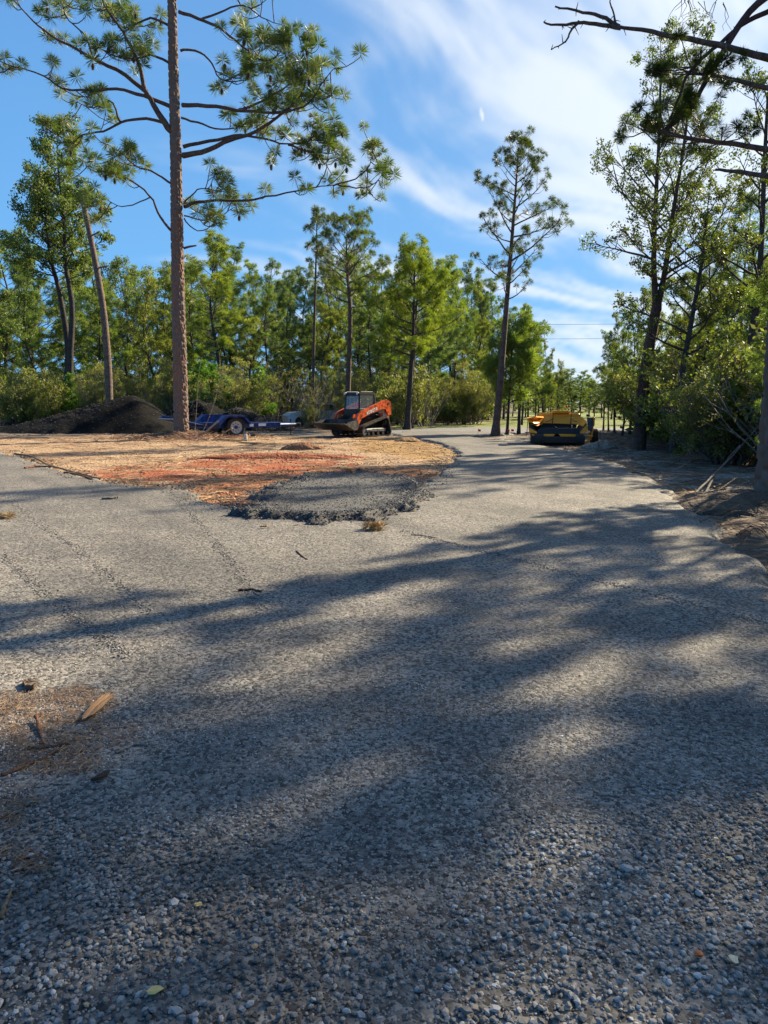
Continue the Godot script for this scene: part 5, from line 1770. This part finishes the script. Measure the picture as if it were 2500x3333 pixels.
func debris() -> void:
	rng.seed = 505
	var RED := Color(0.24, 0.10, 0.05)
	var TAN := Color(0.36, 0.24, 0.13)
	stick("stick", "short thick reddish stick in the patch of mulch", [[118, 2345, 0.02], [128, 2385], [146, 2428]], 0.009, RED)
	stick("stick", "dark red forked-looking stick lying level below the short thick one", [[95, 2438], [150, 2434], [232, 2422]], 0.009, Color(0.13, 0.06, 0.035))
	stick("stick", "long thin brown stick slanting across the mulch", [[5, 2528], [95, 2492], [200, 2437]], 0.009, RED)
	stick("stick", "pale bent twig beside the patch of mulch", [[375, 2453], [432, 2428], [482, 2430]], 0.007, Color(0.33, 0.29, 0.24))
	stick("stick", "thin pale twig in the shade near the loose gravel ridge", [[530, 2686], [575, 2698], [622, 2716]], 0.006, Color(0.30, 0.29, 0.28))
	stick("stick", "dark stick lying level on the sunny drive", [[775, 1924], [815, 1922], [850, 1926]], 0.014, Color(0.11, 0.07, 0.05))
	stick("stick", "grey twig on the coarse gravel", [[455, 3010], [490, 3030], [525, 3052]], 0.006, Color(0.2, 0.18, 0.16))
	stick("stick", "thin red-brown twig on the dry drive below the black pad", [[965, 1790], [985, 1810], [1000, 1822]], 0.008, RED)
	stick("stick", "straight brown straw on the drive right of the black pad", [[1340, 1738], [1380, 1742], [1420, 1748]], 0.006, RED)
	stick("stick", "pale stick at the left edge near the bottom gravel", [[0, 2990], [20, 2930], [38, 2890]], 0.008, TAN)
	stick("root", "long pale root along the left edge of the drive", [[48, 1480], [108, 1488], [152, 1510], [228, 1526], [275, 1540], [325, 1553]], 0.035, TAN, "roots along the drive edge")
	stick("root", "dark curved root lying on the left branch of the drive", [[81, 1526], [120, 1522], [168, 1521]], 0.03, RED, "roots along the drive edge")
	stick("root", "short twisted root at the edge of the dirt", [[210, 1538], [260, 1548], [300, 1560]], 0.022, RED, "roots along the drive edge")
	for k in 16:
		var x := rr(2080, 2440)
		var y := rr(1500, 1780)
		if Geometry2D.is_point_in_polygon(g2(x, y), road_poly): x += 160
		stick("brush_stick", "dead branch in the brush along the right edge of the drive", [[x, y, 0.02], [x + rr(20, 60), y + rr(-25, 10), rr(0.02, 0.15)], [x + rr(70, 130), y + rr(-45, 20), rr(0.0, 0.3)]], rr(0.008, 0.018), [RED, TAN, Color(0.16, 0.12, 0.09)][k % 3], "dead branches along the right edge of the drive")
	# long dead branch that leans up the right edge pine
	for a in [[[2230, 1640, 0.0], [2300, 1590, 0.15], [2380, 1560, 0.5], [2460, 1560, 1.1]], [[2270, 1650, 0.0], [2330, 1570, 0.2], [2400, 1560, 0.7]]]:
		stick("dead_branch", "long grey dead branch propped up in the brush by the rough pine", a, 0.02, Color(0.17, 0.14, 0.12), "grey branches propped in the brush")
	for a in [[[632, 1432], [640, 1432, 0.9], [655, 1436, 2.6], [668, 1436, 3.3]], [[640, 1434], [665, 1434, 0.5], [700, 1434, 1.5], [735, 1434, 3.0]]]:
		stick("bare_sapling", "thin pale leafless sapling beside the foot of the lone pine", a, 0.015, Color(0.38, 0.33, 0.26), "bare saplings at the lone pine", 0.0)
	# splintered slab of bark and wood
	var bp := [gp(225, 2392, 0.05), gp(372, 2258, 0.05)]
	var len_: float = bp[0].distance_to(bp[1])
	var b := MB.new()
	for k in 11:
		var o := (k - 5) * 0.0062
		var l0 := 0.012 * absf(k - 5) + rr(0, 0.05)
		var l1 := len_ - rr(0.0, 0.10)
		b.col = Color(0.27, 0.155, 0.075) * rr(0.6, 1.25)
		b.tube([Vector3(l0, 0.012, o), Vector3(len_ * 0.45, 0.02 + 0.008 * sin(k), o * 1.15), Vector3(l1 * 0.85, 0.02, o * 1.1), Vector3(l1, 0.014 + rr(0, 0.012), o * 1.3)], [0.004, 0.008, 0.006, 0.0015], 5, true)
	var o1 := obj("wood_splinter", b, M.litter)
	o1.position = bp[0] + Vector3(0, 0.005, 0)
	o1.scale = Vector3(0.72, 0.72, 0.72)
	var dv: Vector3 = bp[1] - bp[0]
	o1.rotation.y = atan2(-dv.z, dv.x)
	o1.position += dv * 0.25
	tag(o1, "tan splintered slab of wood with frayed end on the drive", "wood")
	for a in [[300, 2552, 358, 2525, Color(0.12, 0.055, 0.03), "dark red-brown bark flake below the mulch patch"], [86, 2220, 112, 2250, Color(0.16, 0.10, 0.06), "small brown bark chip above the mulch patch"], [330, 1626, 385, 1624, Color(0.24, 0.21, 0.18), "flat pale bark slab on the left branch of the drive"], [846, 1718, 874, 1716, Color(0.50, 0.30, 0.13), "tan wood chip beside the black pad"], [955, 1714, 972, 1713, Color(0.42, 0.27, 0.13), "curled wood shaving at the rim of the black pad"]]:
		var p0 := gp(a[0], a[1], 0.05)
		var p1 := gp(a[2], a[3], 0.05)
		var mb := MB.new()
		mb.col = a[4]
		var L := p0.distance_to(p1)
		plate(mb, [Vector3(-L * 0.5, 0, -L * 0.12), Vector3(-L * 0.3, 0.006, L * 0.16), Vector3(L * 0.2, 0.004, L * 0.2), Vector3(L * 0.5, 0.012, L * 0.02), Vector3(L * 0.25, 0.008, -L * 0.17)], minf(0.03, L * 0.12))
		var oc := obj("bark_flake", mb, M.bark)
		oc.position = (p0 + p1) * 0.5 + Vector3(0, 0.012, 0)
		oc.rotation.y = atan2(-(p1 - p0).z, (p1 - p0).x)
		tag(oc, a[5], "bark")
	# fallen leaves and coloured stones among the gravel
	for a in [[505, 3230, 0.019, Color(0.55, 0.40, 0.14), "large yellow leaf on the coarse gravel"], [645, 2943, 0.011, Color(0.5, 0.36, 0.12), "small yellow leaf on the drive"], [2375, 2802, 0.012, Color(0.52, 0.43, 0.24), "pale oval leaf on the gravel"], [2330, 2738, 0.010, Color(0.50, 0.40, 0.24), "small beige leaf on the gravel"], [2388, 3130, 0.015, Color(0.55, 0.47, 0.30), "cream leaf among the coarse stones"]]:
		var p := gp(a[0], a[1], 0.06)
		var mb := MB.new()
		mb.col = a[3]
		var pts := []
		for k in 9:
			var an := TAU * k / 9
			pts.append(Vector3(cos(an) * a[2] * rr(0.8, 1.25), rr(-0.002, 0.004), sin(an) * a[2] * rr(0.6, 0.95)))
		plate(mb, pts, 0.0015)
		var ol := obj("fallen_leaf", mb, M.litter)
		ol.position = Vector3(p.x, road_top(p.x, p.z) + 0.018, p.z)
		ol.rotation = Vector3(rr(-0.2, 0.3), rr(0, TAU), 0)
		tag(ol, a[4], "leaf", "leaves on the gravel")
	var ps := gp(2272, 3105, 0.06)
	var os := obj("orange_stone", stone_meshes[3], mat(0.40, 0.11, 0.03, 0.8))
	os.position = Vector3(ps.x, road_top(ps.x, ps.z) + 0.012, ps.z)
	os.scale = Vector3.ONE * 0.032
	tag(os, "rusty orange stone among grey gravel", "stone")
	# needle tufts dropped on the ground
	for a in [[1212, 1724, Color(0.36, 0.22, 0.06), "golden brown tuft of dead needles on the drive"], [1155, 1541, Color(0.15, 0.10, 0.03), "brown needle tuft behind the black pad"], [10, 1690, Color(0.34, 0.24, 0.11), "dry grass tuft at the left edge of the drive"]]:
		var p := gp(a[0], a[1], 0.04)
		var fb := MB.new()
		for k in 5: leaf_at(fb, "fine", rdir() * Vector3(0.14, 0.0, 0.06), Vector3(rr(-1, 1), 0.5, rr(-1, 1)), 0.12, a[2] * rr(0.7, 1.2))
		var of := obj("needle_clump", fb, M.litter)
		of.position = Vector3(p.x, 0.07, p.z)
		tag(of, a[3], "needles")
	# boards by the trailer
	for a in [[647, 1414, 713, 1376, 0.9, 0.16, 0.04, "board propped against the foot of the lone pine"], [700, 1428, 758, 1407, 0.55, 0.14, 0.04, "short board tilted up before the trailer wheel"], [672, 1418, 728, 1418, 0.0, 0.42, 0.16, "thick stack-like timber block between pine and wheel"], [712, 1432, 790, 1434, 0.0, 0.22, 0.05, "long board lying flat before the trailer wheel"], [782, 1440, 845, 1444, 0.0, 0.20, 0.04, "board lying flat on the sand right of the wheel"], [760, 1436, 835, 1438, 0.06, 0.16, 0.03, "thin board lying across the other boards"]]:
		var d := 31.6
		var q0 := gp(a[0], a[1] if a[4] == 0.0 else maxf(a[1], 1428.0), 0.03)
		var q1 := gp(a[2], a[3] if a[4] == 0.0 else maxf(a[1], 1426.0), 0.03)
		q1.y += a[4] * 0.8
		var L := q0.distance_to(q1)
		var mb := MB.new()
		mb.box(Vector3(L / 2, a[6] / 2, 0), Vector3(L, a[6], a[5]), Basis(), 0.006)
		var ob := obj("board", mb, M.wood)
		ob.position = q0
		var dd := (q1 - q0).normalized()
		ob.basis = Basis(dd, Vector3.UP.slide(dd).normalized(), dd.cross(Vector3.UP.slide(dd).normalized()))
		tag(ob, "pale wooden " + a[7], "board", "boards by the trailer")
	var pb := gp(800, 1436, 0.0)
	var cb := MB.new()
	cb.box(Vector3(0, 0.13, 0), Vector3(0.12, 0.30, 0.12), Basis(), 0.01)
	var co_ := obj("wheel_chock", cb, M.pale)
	co_.position = pb
	tag(co_, "small pale upright block beside the trailer wheel", "block")
	# power lines over the far road
	for a in [[1056, 1.0], [1103, 0.0]]:
		var mb := MB.new()
		mb.col = Color(0.03, 0.03, 0.03)
		var c := at(1860, a[0], 95.0)
		var pts := []
		for k in 21:
			var f := k / 20.0 - 0.5
			pts.append(Vector3(f * 110.0, 4.0 * f * f * 1.6, f * 6.0))
		mb.tube(pts, range(21).map(func(_k): return 0.02), 5)
		var ow := obj("power_line", mb, M.litter)
		ow.position = c
		tag(ow, "upper black overhead wire across the far sky" if a[1] else "lower black overhead wire across the far sky", "wire", "overhead wires")
	for s in [-1.0, 1.0]:
		var c := at(1860, 1056, 95.0)
		var mb := MB.new()
		mb.col = Color(0.14, 0.10, 0.075)
		mb.tube([Vector3(0, -0.3, 0), Vector3(0, 13.0, 0)], [0.17, 0.12], 9, true)
		mb.box(Vector3(0, 12.2, 0), Vector3(0.12, 0.12, 1.8))
		var op := obj("utility_pole", mb, M.litter)
		op.position = Vector3(c.x + s * 55.0, 0, c.z + s * 3.0)
		tag(op, "wooden utility pole hidden among trees at the end of the wires", "pole", "utility poles")
	# survey flags at the far edge of the drive
	for a in [[1664, 1424], [1650, 1425], [1556, 1424]]:
		var p := gp(a[0], a[1])
		var ft := thing("marker_flag", "small orange marker flag in the litter beside the drive", "flag", Vector3(p.x, 0, p.z), rr(0, 1), "orange marker flags")
		one("wire_staff", M.steel, ft, func(q): q.cyl(Vector3(0, -0.05, 0), Vector3(0, 0.38, 0), 0.006, 5))
		one("flag", M.red, ft, func(q): plate(q, [Vector3(0, 0.38, 0), Vector3(0.12, 0.35, 0.02), Vector3(0.11, 0.26, 0), Vector3(0, 0.28, 0)], 0.003))
	litter()

func litter() -> void:
	# twigs, straw and bark lying on the dirt and in the brush
	var twig := MB.new()
	twig.tube([Vector3(-0.5, 0, 0), Vector3(-0.1, 0.03, 0.05), Vector3(0.5, 0, -0.04)], [0.016, 0.014, 0.006], 3)
	var tm := twig.mesh()
	var pl := []
	var co := PackedColorArray()
	var near := []
	while pl.size() < 4200:
		var px := rr(-100, 1500)
		var py := lerpf(1424.0, 1660.0, pow(rng.randf(), 1.5))
		var p := gp(px, py)
		var q := Vector2(p.x, p.z)
		if not Geometry2D.is_point_in_polygon(q, zones.sand) or Geometry2D.is_point_in_polygon(q, road_poly): continue
		if nz.get_noise_2d(q.x * 9.0, q.y * 9.0) + nz2.get_noise_2d(q.x * 20.0, q.y * 20.0) * 0.7 < rr(-0.35, 0.25): continue
		var L := rr(0.12, 0.5)
		pl.append(Transform3D((Basis(Vector3.UP, rr(0, TAU)) * Basis(Vector3.BACK, rr(-0.12, 0.12))).scaled_local(Vector3(L, L * rr(0.5, 1.2), L)), Vector3(p.x, ground_h(q.x, q.y) + 0.012, p.z)))
		co.append([Color(0.22, 0.10, 0.05), Color(0.13, 0.07, 0.04), Color(0.40, 0.28, 0.16)][rng.randi() % 3] * rr(0.7, 1.3))
	scatter("forest_litter", null, tm, M.litter, pl, co)
	pl = []
	co = PackedColorArray()
	while pl.size() < 9000:
		var z := -pow(rng.randf(), 0.8) * 36.0 - 5.0
		var x := maxf(2.2, -z * 0.2) + absf(rng.randfn(0, 4.0))
		var q := Vector2(x, z)
		if Geometry2D.is_point_in_polygon(q, road_poly): continue
		var L := rr(0.08, 0.5)
		pl.append(Transform3D((Basis(Vector3.UP, rr(0, TAU)) * Basis(Vector3.BACK, rr(-0.25, 0.25))).scaled_local(Vector3(L, L * rr(0.5, 1.2), L)), Vector3(x, ground_h(x, z) + 0.012, z)))
		co.append([Color(0.20, 0.11, 0.06), Color(0.11, 0.07, 0.045), Color(0.32, 0.25, 0.18)][rng.randi() % 3] * rr(0.7, 1.3))
	scatter("forest_litter", null, tm, M.litter, pl, co)
	# clods of dirt, and stones strayed over the edge of the drive
	pl = []
	co = PackedColorArray()
	while pl.size() < 5200:
		var px := rr(-50, 1500)
		var p := gp(px, lerpf(1426.0, 1680.0, pow(rng.randf(), 1.3)))
		var q := Vector2(p.x, p.z)
		var d := seg_dist(q, road_poly)
		var edge := absf(d) < 0.45 and rng.randf() < 0.8
		if not edge and (d > 0.0 or not inside("sand", q)): continue
		if not edge and nz2.get_noise_2d(q.x * 16.0, q.y * 16.0) < rr(-0.1, 0.3): continue
		var s := rr(0.015, 0.06) * (1.5 if rng.randf() < 0.08 else 1.0)
		if d > 0.0: s *= 0.6
		var y := road_top(q.x, q.y) if d > 0.15 else ground_h(q.x, q.y)
		pl.append(Transform3D((Basis(Vector3.UP, rr(0, TAU)) * Basis(Vector3.RIGHT, rr(-0.4, 0.4))).scaled_local(Vector3.ONE * s), Vector3(p.x, y + s * 0.15, p.z)))
		co.append(stone_color() * 0.6 if edge and rng.randf() < 0.55 else ground_color(q.x, q.y) * rr(0.6, 1.1))
	scatter("dirt_clods", null, stone_meshes[0], M.stone, pl, co)
	# round the foot of the pine
	pl = []
	co = PackedColorArray()
	var c := at(592, HORIZON, 31.5)
	for k in 1500:
		var a := rr(0, TAU)
		var r := absf(rng.randfn(0, 1.4)) + 0.3
		var p := Vector3(c.x + cos(a) * r * 1.4, 0, c.z + sin(a) * r * 0.9)
		p.y = maxf(0.02, 0.28 * (1.0 - r / 1.6)) + rr(0, 0.06)
		var L := rr(0.2, 0.8)
		pl.append(Transform3D((Basis(Vector3.UP, rr(0, TAU)) * Basis(Vector3.BACK, rr(-0.5, 0.5))).scaled_local(Vector3(L, L, L)), p))
		co.append([Color(0.24, 0.11, 0.06), Color(0.14, 0.07, 0.045), Color(0.36, 0.24, 0.14)][k % 3] * rr(0.7, 1.3))
	scatter("root_litter", null, tm, M.litter, pl, co)
	# mulch crumbs on the near drive
	pl = []
	co = PackedColorArray()
	for k in 1800:
		var g := g2(rr(0, 330), rr(2270, 2560)) if k < 1400 else g2(rr(0, 160), rr(2640, 2880))
		var L := rr(0.015, 0.07)
		if nz2.get_noise_2d(g.x * 60.0, g.y * 60.0) < -0.12: continue
		pl.append(Transform3D((Basis(Vector3.UP, rr(0, TAU)) * Basis(Vector3.BACK, rr(-0.3, 0.3))).scaled_local(Vector3(L, L * 1.2, L * 1.8)), Vector3(g.x, road_top(g.x, g.y) + 0.008, g.y)))
		co.append([Color(0.26, 0.14, 0.07), Color(0.16, 0.085, 0.045), Color(0.38, 0.25, 0.13)][k % 3] * rr(0.7, 1.25))
	scatter("mulch_crumbs", null, tm, M.litter, pl, co)
